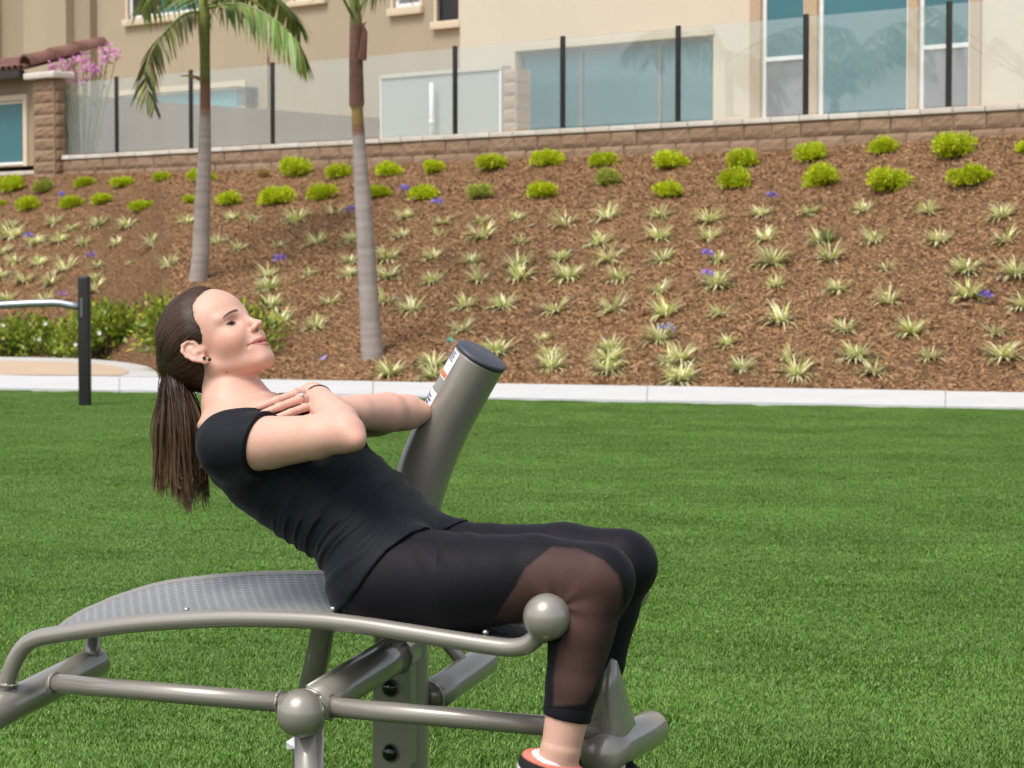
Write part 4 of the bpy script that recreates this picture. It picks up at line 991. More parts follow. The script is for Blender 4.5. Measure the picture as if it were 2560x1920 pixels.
# cross tubes
def cross(p0, p1, r, name='cross_tube', dome=True):
    p0, p1 = Vector(p0), Vector(p1); d = (p1 - p0).normalized()
    path = [p0, p0.lerp(p1, .3), p0.lerp(p1, .7), p1]; rad = [r] * 4
    if dome: path += [p1 + d * .006, p1 + d * .010, p1 + d * .011]; rad += [r * .96, r * .82, r * .02]
    return MB().tube(path, rad, 24).build(name, M['paint'], bench, True)
CR = .033
lt_n = B(5, 1768, -.02); lt_f = B(238, 1657, 0)  # far end solved below on the same level line
def solve_c(p, u):
    """how far across from p the level cross line has to run to be seen at column u"""
    lo, hi = -1.0, 1.5
    for _ in range(50):
        mid = (lo + hi) / 2; w = B_ORG + B_ROT @ Vector((p.x, p.y + mid, p.z)); d = w - CAM
        uu = 1280 + FPX * d.x / (d.dot(_F))
        if uu < u: lo = mid
        else: hi = mid
    return mid
c_far = solve_c(lt_n, 238); q = B(238, 1657, lt_n.y + c_far)
cross((lt_n.x, lt_n.y - .12, lt_n.z - .02), (q.x, q.y, q.z), CR)
LEFT_TUBE = (Vector((lt_n.x, lt_n.y - .12, lt_n.z - .02)), Vector(q))
MB().tube([(LEFT_TUBE[0].x, LEFT_TUBE[0].y + .03, 0), (LEFT_TUBE[0].x, LEFT_TUBE[0].y + .03, LEFT_TUBE[0].z)], .027, 16).build('leg', M['paint'], bench, True)
MB().tube([tuple(B(228, 1652, LEFT_TUBE[1].y - .03)), tuple(B(231, 1622, LEFT_TUBE[1].y - .02)), tuple(B(236, 1580, SW)), tuple(B(240, 1536, SW))], .016, 12).build('strut', M['paint'], bench, True)
bc = B(752, 1783, -.062); be = B(985, 1640, .30)
MB().sphere(bc, .0435, 28, 18).build('ball_end', M['paint'], bench, True)
dd_ = (be - bc).normalized(); cross(bc + dd_ * .02, be + dd_ * .05, .034, dome=False)
ridge = MB().tube([bc + dd_ * .05 + Vector((-.012, 0, .031)), be - dd_ * .01 + Vector((-.012, 0, .031))], .006, 8).build('weld_strip', M['paint'], bench, True)
lg = B(773, 1840, -.03); MB().tube([(lg.x, -.03, 0), (lg.x, -.03, bc.z - .005)], .0265, 20).build('leg', M['paint'], bench, True)
ln = [(850, 1330), (828, 1400), (817, 1490), (806, 1580), (790, 1660), (774, 1730), (764, 1800), (758, 1950)]
lpts = [tuple(B(u, v, .385)) for u, v in ln]; lpts.append((lpts[-1][0] - .02, .385, 0))
MB().tube(smooth_line(lpts, 4), .0245, 18).build('leg', M['paint'], bench, True)
# lower rail in two lengths
lr0, lr1 = B(128, 1707.5, 0), B(715, 1757, 0); lr2, lr3 = B(822, 1767, 0), B(1512, 1827, .16)
MB().tube([lr0, lr0.lerp(lr1, .5), lr1], .0185, 16).build('lower_rail', M['paint'], bench, True)
MB().tube([lr2 - (lr3 - lr2) * .05, lr2.lerp(lr3, .5), lr3], .0185, 16).build('lower_rail', M['paint'], bench, True)
MB().tube([lr2 - Vector((.012, 0, 0)), lr2 + Vector((.006, 0, 0))], .023, 16).build('weld_collar', M['paint'], bench, True)
# leaning main post
PC = .43
post_px = [(1001, 2300), (1001, 1920), (1002, 1700), (1003, 1560), (1009, 1430), (1027, 1300), (1060, 1180), (1106, 1068), (1158, 970), (1202, 893)]
ppts = smooth_line([tuple(B(u, v, PC)) for u, v in post_px], 6); ppts[0] = (ppts[0][0], PC, 0.0)
PR = [.056] * len(ppts)
for i in range(len(ppts)): PR[i] = float(np.interp(i / (len(ppts) - 1), [0, .45, 1], [.056, .054, .0515]))
MB().tube(ppts, PR, 32).build('post', M['paint'], bench, True)
top, below = Vector(ppts[-1]), Vector(ppts[-3]); ax = (top - below).normalized()
MB().tube([top - ax * .002, top + ax * .006, top + ax * .008], [.0530, .0530, .049], 32).build('post_cap', M['cap_dark'], bench, True)
# mounting plate with two black cap nuts on the post
bz = B(975, 1800, PC - .06)
pl = MB()
plx0, plx1 = bz.x - .035, bz.x + .045; z1_, z0_ = B(975, 1650, PC - .06).z, B(975, 1905, PC - .06).z
ring = [(plx0, z1_), (plx0, z0_)] + [((plx0 + plx1) / 2 + .04 * math.cos(a), z0_ - .0 + .03 * math.sin(a)) for a in np.linspace(math.pi, 2 * math.pi, 9)] + [(plx1, z0_), (plx1, z1_)]
n_ = len(ring); pl.add([(x, PC - .062, z) for x, z in ring] + [(x, PC - .035, z) for x, z in ring], [tuple(range(n_)), ] + [(i, i + n_, (i + 1) % n_ + n_, (i + 1) % n_) for i in range(n_)])
pl.build('mounting_plate', M['paint'], bench)
for u, v in ((975, 1720), (975, 1882)):
    p = B(u, v, PC - .066); o = MB().sphere(p, .0165, 20, 12, (1, .75, 1)).build('cap_nut', M['bolt_black'], bench, True)
    MB().tube([p + Vector((0, .006, 0)), p + Vector((0, .001, 0))], .0195, 20).build('washer', M['paint'], o, True)
# second crossbar on the far side of the post
fa = B(1070, 1748, .47); cc = solve_c(fa, 1208); fb = B(1208, 1652, fa.y + cc)
cross(fa, fb, .033)
MB().tube([fb.lerp(fa, .35) + Vector((0, 0, .02)), B(1108, 1600, fa.y + cc * .7), B(1060, 1560, fa.y + cc * .6)], .013, 12).build('strut', M['paint'], bench, True)
# foot end: cross tube and pointed heel guard
ff = B(1627, 1822, .36); nn = Vector((ff.x, .10, ff.z - .004))
cross(nn, ff, .035)
MB().tube([(ff.x - .005, .17, 0), (ff.x - .005, .17, ff.z)], .027, 16).build('leg', M['paint'], bench, True)
NK = 12; V = []
def lerp2(a, b, t): return (a[0] + (b[0] - a[0]) * t, a[1] + (b[1] - a[1]) * t)
for i in range(NK + 1):
    k = i / NK; bot = lerp2((1488, 1902), (1606, 1880), k); tp = lerp2((1470, 1772), (1534, 1634), k / .55) if k < .55 else lerp2((1534, 1634), (1606, 1878), (k - .55) / .45)
    cc_ = .200 + .055 * k - .085 * math.sin(math.pi * min(1, k * 1.15)) ** .8 if k < .87 else .200 + .055 * k
    for j in range(5): V.append(B(*lerp2(bot, tp, j / 4), cc_))
hg = MB().add(V, [(i * 5 + j, i * 5 + j + 1, i * 5 + j + 6, i * 5 + j + 5) for i in range(NK) for j in range(4)]).build('heel_guard', M['paint'], bench, True); s_ = hg.modifiers.new('thick', 'SOLIDIFY'); s_.thickness = .006; s_.offset = 0
def weld(c, axis, r, w=.0032):
    """bead of weld round a joint"""
    c, axis = Vector(c), Vector(axis).normalized(); a = axis.orthogonal().normalized(); b2 = axis.cross(a); wr = random.Random(int(c.x * 1e4))
    MB().tube([c + (a * math.cos(t) + b2 * math.sin(t)) * (r + wr.uniform(-.0008, .0008)) + axis * wr.uniform(-.0008, .0008) for t in np.linspace(0, 6.283, 40)], [w * wr.uniform(.75, 1.25) for _ in range(40)], 6).build('weld_bead', M['paint'], bench, True)
weld(lr0 + Vector((.008, 0, 0)), (1, 0, 0), .0195); weld(lr1 - Vector((.012, 0, 0)), (1, 0, 0), .0195); weld(lr2 + Vector((.004, 0, 0)), (1, 0, 0), .022)
weld(B(21, 1712, 0), (0, .1, 1), .018); weld(bc + dd_ * .030, dd_, .0345); weld(be + dd_ * .006, dd_, .0345, .004); weld(B(230, 1634, LEFT_TUBE[1].y - .02), (0, 0, 1), .017)
weld(B(1346, 1587, 0), (.6, 0, .8), .0175); weld(fa, (0, 1, 0), .034)
# instruction sticker wrapped on the back of the post
def post_frame(t):
    f = t * (len(ppts) - 1); k = min(int(f), len(ppts) - 2); a, b = Vector(ppts[k]), Vector(ppts[k + 1]); return a.lerp(b, f - k), (b - a).normalized(), float(np.interp(t, [0, .45, 1], [.056, .054, .0515]))
def sticker(t0, t1, a0, a1, mat, name, parent, off=.0008, nt=14, na=10):
    V = []
    for i in range(nt + 1):
        p, d, r = post_frame(t0 + (t1 - t0) * i / nt); ex = Vector((0, 1, 0)).cross(d).normalized(); ey = Vector((0, 1, 0))
        for j in range(na + 1):
            a = math.radians(a0 + (a1 - a0) * j / na); V.append(p + (ex * math.cos(a) + ey * math.sin(a)) * (r + off))
    return MB().add(V, [(i * (na + 1) + j, i * (na + 1) + j + 1, (i + 1) * (na + 1) + j + 1, (i + 1) * (na + 1) + j) for i in range(nt) for j in range(na)]).build(name, mat, parent, True)
M['sticker'] = mat_plain('white sticker', (.75, .75, .77), .4, vary=.04); M['ink'] = mat_plain('navy ink', (.06, .06, .14), .5); M['orange'] = mat_plain('orange ink', (.70, .16, .06), .5)
st1 = sticker(.895, .985, 150, 244, M['sticker'], 'sticker', bench)
sticker(.8985, .912, 152, 242, M['orange'], 'stripe', st1, .0014)
for k in range(5): sticker(.945 + .007 * k, .949 + .007 * k, 190, 236 - 4 * (k % 2), M['ink'], 'print_line', st1, .0014)
st2 = sticker(.800, .855, 150, 244, M['sticker'], 'sticker', bench)
for k in range(4): sticker(.812 + .008 * k, .817 + .008 * k, 190, 236 - 5 * (k % 2), M['ink'], 'print_line', st2, .0014)
sc_ = B(716, 1873, -.03); sc_me = MB().add([(0, 0, 0), (.024, -.006, .004), (.026, 0, .018), (.012, .004, .022), (.002, -.004, .014)], [(0, 1, 2, 3, 4)])
o = sc_me.build('paper_tag', M['sticker'], bench); o.location = sc_; s_ = o.modifiers.new('thick', 'SOLIDIFY'); s_.thickness = .003
# ------------------------------------------------------------------ person, modelled as distance fields in the bench frame and meshed with surface nets
f32 = np.float32
def v3(p): return np.array([p[0], p[1], p[2]], f32)
def smin(a, b, k):
    h = np.clip(.5 + .5 * (b - a) / k, 0, 1); return b + (a - b) * h - k * h * (1 - h)
def smax(a, b, k): return -smin(-a, -b, k)
def rcone(P, a, b, ra, rb):
    a, b = v3(a), v3(b); d = b - a; t = np.clip(((P - a) @ d) / max(float(d @ d), 1e-12), 0, 1)
    return np.linalg.norm(P - (a + t[:, None] * d), axis=1) - (ra + (rb - ra) * t)
def chain(P, pts, rad, k=.008):
    r = None
    for i in range(len(pts) - 1):
        d = rcone(P, pts[i], pts[i + 1], rad[i], rad[i + 1]); r = d if r is None else smin(r, d, k)
    return r
def ell(P, c, R, rot=None):
    q = P - v3(c)
    if rot is not None: q = q @ rot
    R = v3(R); k0 = np.linalg.norm(q / R, axis=1); k1 = np.linalg.norm(q / (R * R), axis=1) + 1e-9
    return k0 * (k0 - 1) / k1
def rot_y(a): c, s = math.cos(a), math.sin(a); return np.array([[c, 0, s], [0, 1, 0], [-s, 0, c]], f32)
def rot_x(a): c, s = math.cos(a), math.sin(a); return np.array([[1, 0, 0], [0, c, -s], [0, s, c]], f32)
def rot_z(a): c, s = math.cos(a), math.sin(a); return np.array([[c, -s, 0], [s, c, 0], [0, 0, 1]], f32)

def surface_nets(fn, lo, hi, h, blk=8, slack=1.35):
    lo = np.array(lo, float); n = np.ceil((np.array(hi) - lo) / h / blk).astype(int); N = n * blk + 1
    D = np.full(N, 1.0, f32)
    I = np.stack(np.meshgrid(*[np.arange(k) for k in n], indexing='ij'), -1).reshape(-1, 3)
    cen = (lo + (I * blk + blk / 2) * h).astype(f32); d = np.concatenate([fn(c) for c in np.array_split(cen, max(1, len(cen) // 200000))])
    rad = blk * h * .87 * slack
    inside = I[d < -rad]
    off = np.stack(np.meshgrid(*[np.arange(blk)] * 3, indexing='ij'), -1).reshape(-1, 3)
    for b in inside: s = b * blk; D[s[0]:s[0] + blk + 1, s[1]:s[1] + blk + 1, s[2]:s[2] + blk + 1] = -1
    act = I[np.abs(d) <= rad]
    for part in np.array_split(act, max(1, len(act) * len(off) // 700000)):
        ijk = (part[:, None, :] * blk + off[None]).reshape(-1, 3)
        D[ijk[:, 0], ijk[:, 1], ijk[:, 2]] = fn((lo + ijk * h).astype(f32))
    S = D < 0
    cs = np.zeros(np.array(D.shape) - 1, np.int8)
    for dx in (0, 1):
        for dy in (0, 1):
            for dz in (0, 1): cs += S[dx:S.shape[0] - 1 + dx, dy:S.shape[1] - 1 + dy, dz:S.shape[2] - 1 + dz]
    cells = np.argwhere((cs > 0) & (cs < 8)); vid = np.full(cs.shape, -1, np.int32); vid[tuple(cells.T)] = np.arange(len(cells))
    acc = np.zeros((len(cells), 3)); cnt = np.zeros(len(cells))
    corners = [(x, y, z) for x in (0, 1) for y in (0, 1) for z in (0, 1)]
    for a in corners:
        for ax in range(3):
            if a[ax]: continue
            b = list(a); b[ax] = 1
            pa, pb = cells + np.array(a), cells + np.array(b); da, db = D[tuple(pa.T)], D[tuple(pb.T)]
            m = (da < 0) != (db < 0); t = np.where(m, da / np.where(m, da - db, 1), 0)
            pt = np.array(a) + 0.0 + np.zeros((len(cells), 3)); pt[:, ax] += t
            acc += pt * m[:, None]; cnt += m
    V = lo + (cells + acc / cnt[:, None]) * h
    F = []
    for ax in range(3):
        o1, o2 = [(1, 2), (2, 0), (0, 1)][ax]
        sl0 = [slice(None)] * 3; sl1 = [slice(None)] * 3; sl0[ax] = slice(0, -1); sl1[ax] = slice(1, None)
        A_, B_ = S[tuple(sl0)], S[tuple(sl1)]; E = np.argwhere(A_ != B_)
        E = E[(E[:, o1] > 0) & (E[:, o2] > 0) & (E[:, o1] < cs.shape[o1]) & (E[:, o2] < cs.shape[o2])]
        q = []
        for s1, s2 in ((-1, -1), (0, -1), (0, 0), (-1, 0)):
            c = E.copy(); c[:, o1] += s1; c[:, o2] += s2; q.append(vid[tuple(c.T)])
        q = np.stack(q, 1); flip = ~A_[tuple(E.T)]; q[flip] = q[flip][:, ::-1]; F.append(q[(q >= 0).all(1)])
    return V, np.concatenate(F)
def relax(V, F, it=1, lam=.5):
    """light smoothing along the mesh edges"""
    e = np.concatenate([F[:, [0, 1]], F[:, [1, 2]], F[:, [2, 3]], F[:, [3, 0]]]); n = len(V)
    for _ in range(it):
        s = np.zeros((n, 3)); c = np.zeros(n)
        for k in range(3): s[:, k] = np.bincount(e[:, 0], V[e[:, 1], k], n) + np.bincount(e[:, 1], V[e[:, 0], k], n)
        c = np.bincount(e[:, 0], minlength=n) + np.bincount(e[:, 1], minlength=n)
        V = V + lam * (s / np.maximum(c, 1)[:, None] - V)
    return V
def nets_object(name, V, F, mat, parent, colors=None, attrs=None):
    me = bpy.data.meshes.new(name); me.vertices.add(len(V)); me.vertices.foreach_set('co', np.asarray(V, f32).ravel())
    me.loops.add(len(F) * 4); me.loops.foreach_set('vertex_index', np.asarray(F, np.int32).ravel())
    me.polygons.add(len(F)); me.polygons.foreach_set('loop_start', np.arange(len(F), dtype=np.int32) * 4); me.polygons.foreach_set('loop_total', np.full(len(F), 4, np.int32))
    me.update(calc_edges=True); me.validate(); me.polygons.foreach_set('use_smooth', np.ones(len(me.polygons), bool)); me.materials.append(mat)
    if colors is not None:
        a = me.color_attributes.new('tint', 'FLOAT_COLOR', 'POINT'); arr = np.ones((len(V), 4), f32); arr[:, :3] = colors; a.data.foreach_set('color', arr.ravel())
    for k, x in (attrs or {}).items(): me.attributes.new(k, 'FLOAT', 'POINT').data.foreach_set('value', np.asarray(x, f32))
    return link_mesh(name, me, parent)
_Bri = np.array(B_ROT, f32)
def project(P):                                   # bench coordinates to photo position
    w = P @ _Bri.T + v3(B_ORG) - v3(CAM); d = w @ v3(_F); return np.stack([1280 + FPX * (w @ v3(_R)) / d, 960 - FPX * (w @ v3(_U)) / d], 1)

# ---- joints, read off the photograph
C0 = .17
HS = .96; HEAD_PITCH = math.radians(40); HEAD_YAW = math.radians(-2); HEAD_ROLL = math.radians(0)
_tr = B(494, 884, C0 - .068); HO = v3((_tr.x, C0, _tr.z))
HR = rot_z(HEAD_YAW) @ rot_y(-HEAD_PITCH) @ rot_x(HEAD_ROLL)     # columns: forward, left, up
def to_head(P): return ((P - HO) @ HR) / HS
def from_head(q): return (np.asarray(q, f32) * HS) @ HR.T + HO
J = dict(
  sho_n=B(578, 1118, .005), elb_n=B(866, 1084, -.022), wri_n=B(800, 1003, .165),
  sho_f=B(722, 1060, .335), elb_f=B(1018, 1031, .36), wri_f=B(838, 1030, .165),
  hip_n=B(985, 1448, .085), kne_n=B(1496, 1446, .06), ank_n=B(1402, 1872, .028),
  hip_f=B(1075, 1425, .255), kne_f=B(1556, 1408, .28), ank_f=B(1470, 1800, .285))
# torso: spine points (photo position on the mid plane), half depth and half width in metres
SPINE = [((1000, 1455), .098, .160), ((972, 1380), .098, .150), ((912, 1310), .090, .134), ((808, 1228), .097, .138), ((708, 1150), .100, .148), ((644, 1090), .086, .150), ((596, 1036), .058, .120), ((582, 1004), .044, .070)]
SP = np.array([tuple(B(u, v, C0)) for (u, v), b, a in SPINE], f32); SB = [b for _, b, a in SPINE]; SA = [a for _, b, a in SPINE]
def torso(P, grow=0.0):
    x, z = P[:, 0], P[:, 2]; best = np.full(len(P), 9.0, f32); bn = np.zeros(len(P), f32); bs = np.zeros(len(P), f32); ext = np.zeros(len(P), f32)
    n = len(SP)
    for i in range(n - 1):
        ax_, az_ = SP[i, 0], SP[i, 2]; dx, dz = SP[i + 1, 0] - ax_, SP[i + 1, 2] - az_; L2 = dx * dx + dz * dz
        t = ((x - ax_) * dx + (z - az_) * dz) / L2; tc = np.clip(t, 0, 1)
        ex, ez = x - (ax_ + tc * dx), z - (az_ + tc * dz); d = np.hypot(ex, ez)
        L = math.sqrt(L2); nrm = (ex * dz - ez * dx) / L
        al = (ex * dx + ez * dz) / L
        m = d < best; best = np.where(m, d, best); bn = np.where(m, nrm, bn); ext = np.where(m, al, ext); bs = np.where(m, i + tc, bs)
    k = np.arange(n)
    # smooth the radii between the stations
    b = np.interp(bs, k, SB).astype(f32) + grow; a = np.interp(bs, k, SA).astype(f32) + grow
    c = P[:, 1] - C0
    q = np.sqrt((np.abs(bn) / b) ** 2.3 + (np.abs(c) / a) ** 2.3 + (np.abs(ext) / (b * .8)) ** 2.3 + 1e-12) ** (2 / 2.3)
    return (q - 1) * np.minimum(a, b) * .9, bs
# front-of-torso direction
_fd = np.array([.75, 0, .66], f32)
def bust(P, grow=0.0):
    c1 = v3(B(748, 1078, C0)); r = None
    for s in (-1, 1):
        e = ell(P, c1 + v3((0, s * .068, 0)), (.062 + grow, .062 + grow, .062 + grow)); r = e if r is None else np.minimum(r, e)
    return r
def trunk(P, grow=0.0):
    d, s = torso(P, grow); d = smin(d, bust(P, grow), .05)
    # shoulder girdle
    d = smin(d, rcone(P, B(598, 1052, C0), J['sho_n'] + Vector((0, .022, .004)), .050 + grow, .047 + grow), .045)
    d = smin(d, rcone(P, B(598, 1052, C0), J['sho_f'] + Vector((0, -.022, .0)), .052 + grow, .050 + grow), .045)
    return d
def arm(P, side, grow=0.0):
    s, e, w = (J['sho_n'], J['elb_n'], J['wri_n']) if side == 'n' else (J['sho_f'], J['elb_f'], J['wri_f'])
    m1 = s.lerp(e, .35); m2 = e.lerp(w, .28); m3 = e.lerp(w, .7)
    up = chain(P, [s, m1, s.lerp(e, .75), e], [.051 + grow, .047 + grow, .0395 + grow, .0295 + grow], .006)
    fo = chain(P, [e, m2, m3, w], [.0295 + grow, .0375 + grow, .0325 + grow, .0255 + grow], .006)
    tip = e + ((e - s.lerp(w, .5)).normalized() + Vector((0, 0, -.30 if side == 'n' else -.05))).normalized() * .035
    d = smin(up, fo, .022); return smin(d, ell(P, tip, (.0135 + grow,) * 3), .024)
def leg(P, side, grow=0.0):
    h, k, a = (J['hip_n'], J['kne_n'], J['ank_n']) if side == 'n' else (J['hip_f'], J['kne_f'], J['ank_f'])
    t1 = h.lerp(k, .33) + Vector((0, 0, -.008)); t2 = h.lerp(k, .70) + Vector((0, 0, .004))
    th = chain(P, [h, t1, t2, k], [.096 + grow, .086 + grow, .071 + grow, .057 + grow], .012)
    back = Vector((-1, 0, -.25)).normalized()
    c1 = k.lerp(a, .28) + back * .012; c2 = k.lerp(a, .62) + back * .004
    ca = chain(P, [k, c1, c2, a], [.053 + grow, .055 + grow, .044 + grow, .036 + grow], .010)
    d = smin(th, ca, .022)
    return smin(d, ell(P, k + Vector((.014, 0, -.010)), (.041 + grow, .040 + grow, .043 + grow)), .02)
def seatpart(P, grow=0.0):
    r = None
    for c in (J['hip_n'], J['hip_f']):
        e = ell(P, c + Vector((-.012, 0, -.008)), (.100 + grow, .090 + grow, .086 + grow)); r = e if r is None else smin(r, e, .03)
    return r
def neck(P, grow=0.0):
    a = B(606, 1024, C0); b_ = from_head((-.012, 0, -.044))
    return chain(P, [a, Vector(a).lerp(Vector(b_), .5), b_], [.056 + grow, .0455 + grow, .0475 + grow], .02)

# ---- head in its own frame: x forward, y to her left, z up, origin between the ears
def face_space(q):
    Q = q.copy(); Q[:, 2] = np.where(Q[:, 2] < 0, Q[:, 2] / .93, Q[:, 2]); return Q
def head(q):
    Q = face_space(q); Q[:, 1] = np.abs(Q[:, 1]); y = Q[:, 1]
    d = ell(Q, (-.004, 0, .046), (.094, .0745, .083))
    d = smin(d, ell(Q, (.034, 0, .044), (.063, .0605, .062)), .03)
    d = smin(d, ell(Q, (.044, 0, -.022), (.050, .0530, .068)), .03)
    d = smin(d, rcone(Q, (.004, .043, -.044), (.074, .012, -.086), .0175, .0145), .028)
    d = smin(d, ell(Q, (.078, 0, -.085), (.0165, .020, .0165)), .016)
    d = smin(d, ell(Q, (.060, .039, -.024), (.030, .023, .026)), .02)          # cheek
    d = smin(d, rcone(Q, (.089, .012, .023), (.074, .048, .025), .0075, .007), .014)   # brow
    d = smin(d, ell(Q, (.081, 0, -.054), (.0190, .026, .024)), .018)            # around the mouth
    d = smax(d, -ell(Q, (.092, .0345, .009), (.0135, .0155, .010)), .012)       # eye hollow
    d = smin(d, rcone(Q, (.0895, 0, .019), (.1085, 0, -.014), .0062, .0074), .012)     # nose bridge
    d = smin(d, ell(Q, (.1125, 0, -.0205), (.0092, .0082, .0078)), .006)
    d = smin(d, ell(Q, (.1035, .0104, -.0240), (.0098, .0058, .0066)), .005)
    d = smin(d, rcone(Q, (.105, 0, -.028), (.099, 0, -.040), .0058, .0060), .006)
    d = smax(d, -ell(Q, (.1080, .0062, -.0300), (.0064, .0038, .0044)), .002)
    # lids over the eyeball, narrowed by the smile
    d = smin(d, ell(Q, (.0690, .0340, .0092), (.0138, .0150, .0130)), .005)
    slit_z = .0070 - 3.0 * (y - .034) ** 2 * 3
    sl = ell(np.stack([Q[:, 0], y, Q[:, 2] - slit_z], 1), (.0835, .0345, 0), (.011, .0130, .0032)); d = smax(d, -sl, .0012)
    # lips: the line rises to the corners
    yy = y / .030; mz = -.0575 + .0058 * yy ** 2; mx = -.014 * yy ** 2
    L = np.stack([Q[:, 0] - mx, y, Q[:, 2] - mz], 1)
    d = smin(d, ell(L, (.0955, 0, .0060), (.0092, .0265, .0058)), .004)
    d = smin(d, ell(L, (.0945, 0, -.0068), (.0092, .0215, .0066)), .004)
    d = smax(d, -ell(L, (.1035, 0, .0), (.0075, .0305, .0014)), .0016)
    d = smax(d, -ell(Q, (.0835, .0325, -.0540), (.003, .0018, .0030)), .004)    # mouth corner
    d = smax(d, -(rcone(Q, (.0985, .017, -.030), (.088, .034, -.050), .0004, .0002)), .004)  # nasolabial fold
    return d
EAR_T = rot_z(math.radians(-24)) @ rot_y(math.radians(-14))
def ear(q, side=-1):
    Q = q.copy(); Q[:, 1] *= side; e = (Q - v3((.002, .0745, -.001))) @ EAR_T         # local: x forward, y outward, z up
    d = ell(e, (-.002, .0, .006), (.0175, .0042, .0260))
    rim = [(.012, .003, .004), (.0125, .004, .018), (.006, .005, .0285), (-.006, .006, .030), (-.0150, .007, .022), (-.0175, .007, .008), (-.0145, .006, -.006), (-.008, .004, -.018)]
    d = smin(d, chain(e, rim, [.0028, .0030, .0032, .0034, .0034, .0032, .0030, .0026], .003), .003)
    d = smax(d, -ell(e, (.001, .0065, -.001), (.0085, .0062, .0115)), .002)
    d = smax(d, -ell(e, (-.009, .0070, .012), (.0030, .0040, .011), rot_y(.3)), .002)
    d = smin(d, rcone(e, (-.007, .003, -.008), (-.002, .003, .016), .0030, .0026), .003)
    d = smin(d, ell(e, (.0085, .0015, -.003), (.0045, .0045, .0060)), .003)
    d = smin(d, ell(e, (.000, .0005, -.0225), (.0085, .0036, .0095)), .004)
    d = smin(d, rcone(e, (.006, -.008, .0), (.002, 0, .0), .014, .006), .006)
    return d
def head_all(P):
    q = to_head(P); d = head(q); d = smin(d, ear(q, -1), .004); return smin(d, ear(q, 1), .004)

# ---- hands: fingers follow the surface of the chest
def march(fn, u, v):
    o = B_INV @ (CAM - B_ORG); d = (B_INV @ ray(u, v)).normalized(); t = 3.6
    for _ in range(80):
        p = o + d * t; s = float(fn(np.array([tuple(p)], f32))[0])
        if s < .0006: break
        t += max(s * .8, .0006)
        if t > 6: break
    return p
def grad(fn, p, e=.002):
    p = np.array(p, f32); k = np.array([p + v3(x) * e for x in ((1,0,0),(-1,0,0),(0,1,0),(0,-1,0),(0,0,1),(0,0,-1))])
    s = fn(k); g = Vector((s[0] - s[1], s[2] - s[3], s[4] - s[5])); return g.normalized()
def on_chest(u, v, lift):
    p = march(lambda P: trunk(P, .006), u, v); return p + grad(lambda P: trunk(P, .006), p) * lift
FINGERS = []
def finger(uvs, lifts, rad): FINGERS.append(([on_chest(u, v, l) for (u, v), l in zip(uvs, lifts)], rad))
# her left hand lies on the near collar bone: index, middle, ring, little, thumb
finger([(778, 1000), (732, 1001), (692, 1011), (648, 1025)], [.014, .014, .010, .006], [.0088, .0080, .0074, .0066])
finger([(786, 1012), (740, 1015), (700, 1026), (657, 1039)], [.016, .015, .011, .006], [.0090, .0082, .0076, .0066])
finger([(797, 1025), (754, 1030), (723, 1039), (690, 1049)], [.016, .014, .010, .006], [.0086, .0078, .0073, .0064])
finger([(808, 1038), (780, 1045), (758, 1052), (734, 1059)], [.014, .012, .009, .006], [.0078, .0068, .0066, .0058])
FINGERS.append(([B(800, 995, .125), B(772, 990, .140), B(748, 990, .150)], [.0100, .0090, .0072]))
PALM_F = [on_chest(790, 1012, .020), on_chest(808, 1034, .018), on_chest(826, 1022, .020)]
# her right hand rests on the far shoulder
FINGERS.append(([B(770, 979, .225), B(744, 981, .255), B(724, 989, .272)], [.0094, .0084, .0072]))
FINGERS.append(([B(776, 990, .215), B(750, 993, .240), B(731, 1001, .255)], [.0094, .0084, .0072]))
def hands(P, near):
    if near:
        kn = [f[0][0] for f in FINGERS[5:7]]; fs = FINGERS[5:7]; w = J['wri_n']
        d = chain(P, [w, w.lerp(kn[0], .6), kn[0]], [.0255, .024, .016], .01); d = smin(d, rcone(P, w.lerp(kn[1], .4), kn[1], .022, .016), .01)
    else:
        fs = FINGERS[:5]; w = J['wri_f']; d = None
        for f in fs[:4]:
            e = rcone(P, w, f[0][0], .021, .0115); d = e if d is None else smin(d, e, .008)
        d = smin(d, rcone(P, w, fs[4][0][0], .018, .012), .008)
    fd = None
    for pts, rad in fs:
        e = chain(P, pts, rad, .003); fd = e if fd is None else smin(fd, e, .0008)
    d = smin(d, fd, .005)
    return d
def feet(P):
    d = None
    for a in (J['ank_n'], J['ank_f']):
        e = chain(P, [a, a + Vector((-.012, 0, -.055)), a + Vector((.05, 0, -.085))], [.036, .034, .03], .02); d = e if d is None else np.minimum(d, e)
    return d
def near_box(fn, lo, hi, pad=.05):
    """evaluate a costly field only near its own bounds"""
    lo, hi = np.array(lo, f32) - pad, np.array(hi, f32) + pad
    def g(P):
        q = np.maximum(np.maximum(lo - P, P - hi), 0); far = np.linalg.norm(q, axis=1); out = (far + pad * .9).astype(f32)
        m = far <= 0
        if m.any(): out[m] = fn(P[m])
        return out
    return g
def bounds(pts, r): a = np.array([tuple(p) for p in pts]); return a.min(0) - r, a.max(0) + r
_hc = from_head((.01, 0, .01)); head_b = near_box(head_all, _hc - .16, _hc + .16, .03)
_fp = [p for f in FINGERS for p in f[0]] + [J['wri_n'], J['wri_f']]
hand_n = near_box(lambda P: hands(P, True), *bounds([J['wri_n']] + [p for f in FINGERS[5:] for p in f[0]], .03), .03)
hand_f = near_box(lambda P: hands(P, False), *bounds([J['wri_f']] + [p for f in FINGERS[:5] for p in f[0]], .03), .03)
def jb(*keys): return bounds([J[k] for k in keys], .11)
arm_nb = near_box(lambda P: arm(P, 'n'), *jb('sho_n', 'elb_n', 'wri_n'), .03); arm_fb = near_box(lambda P: arm(P, 'f'), *jb('sho_f', 'elb_f', 'wri_f'), .03)
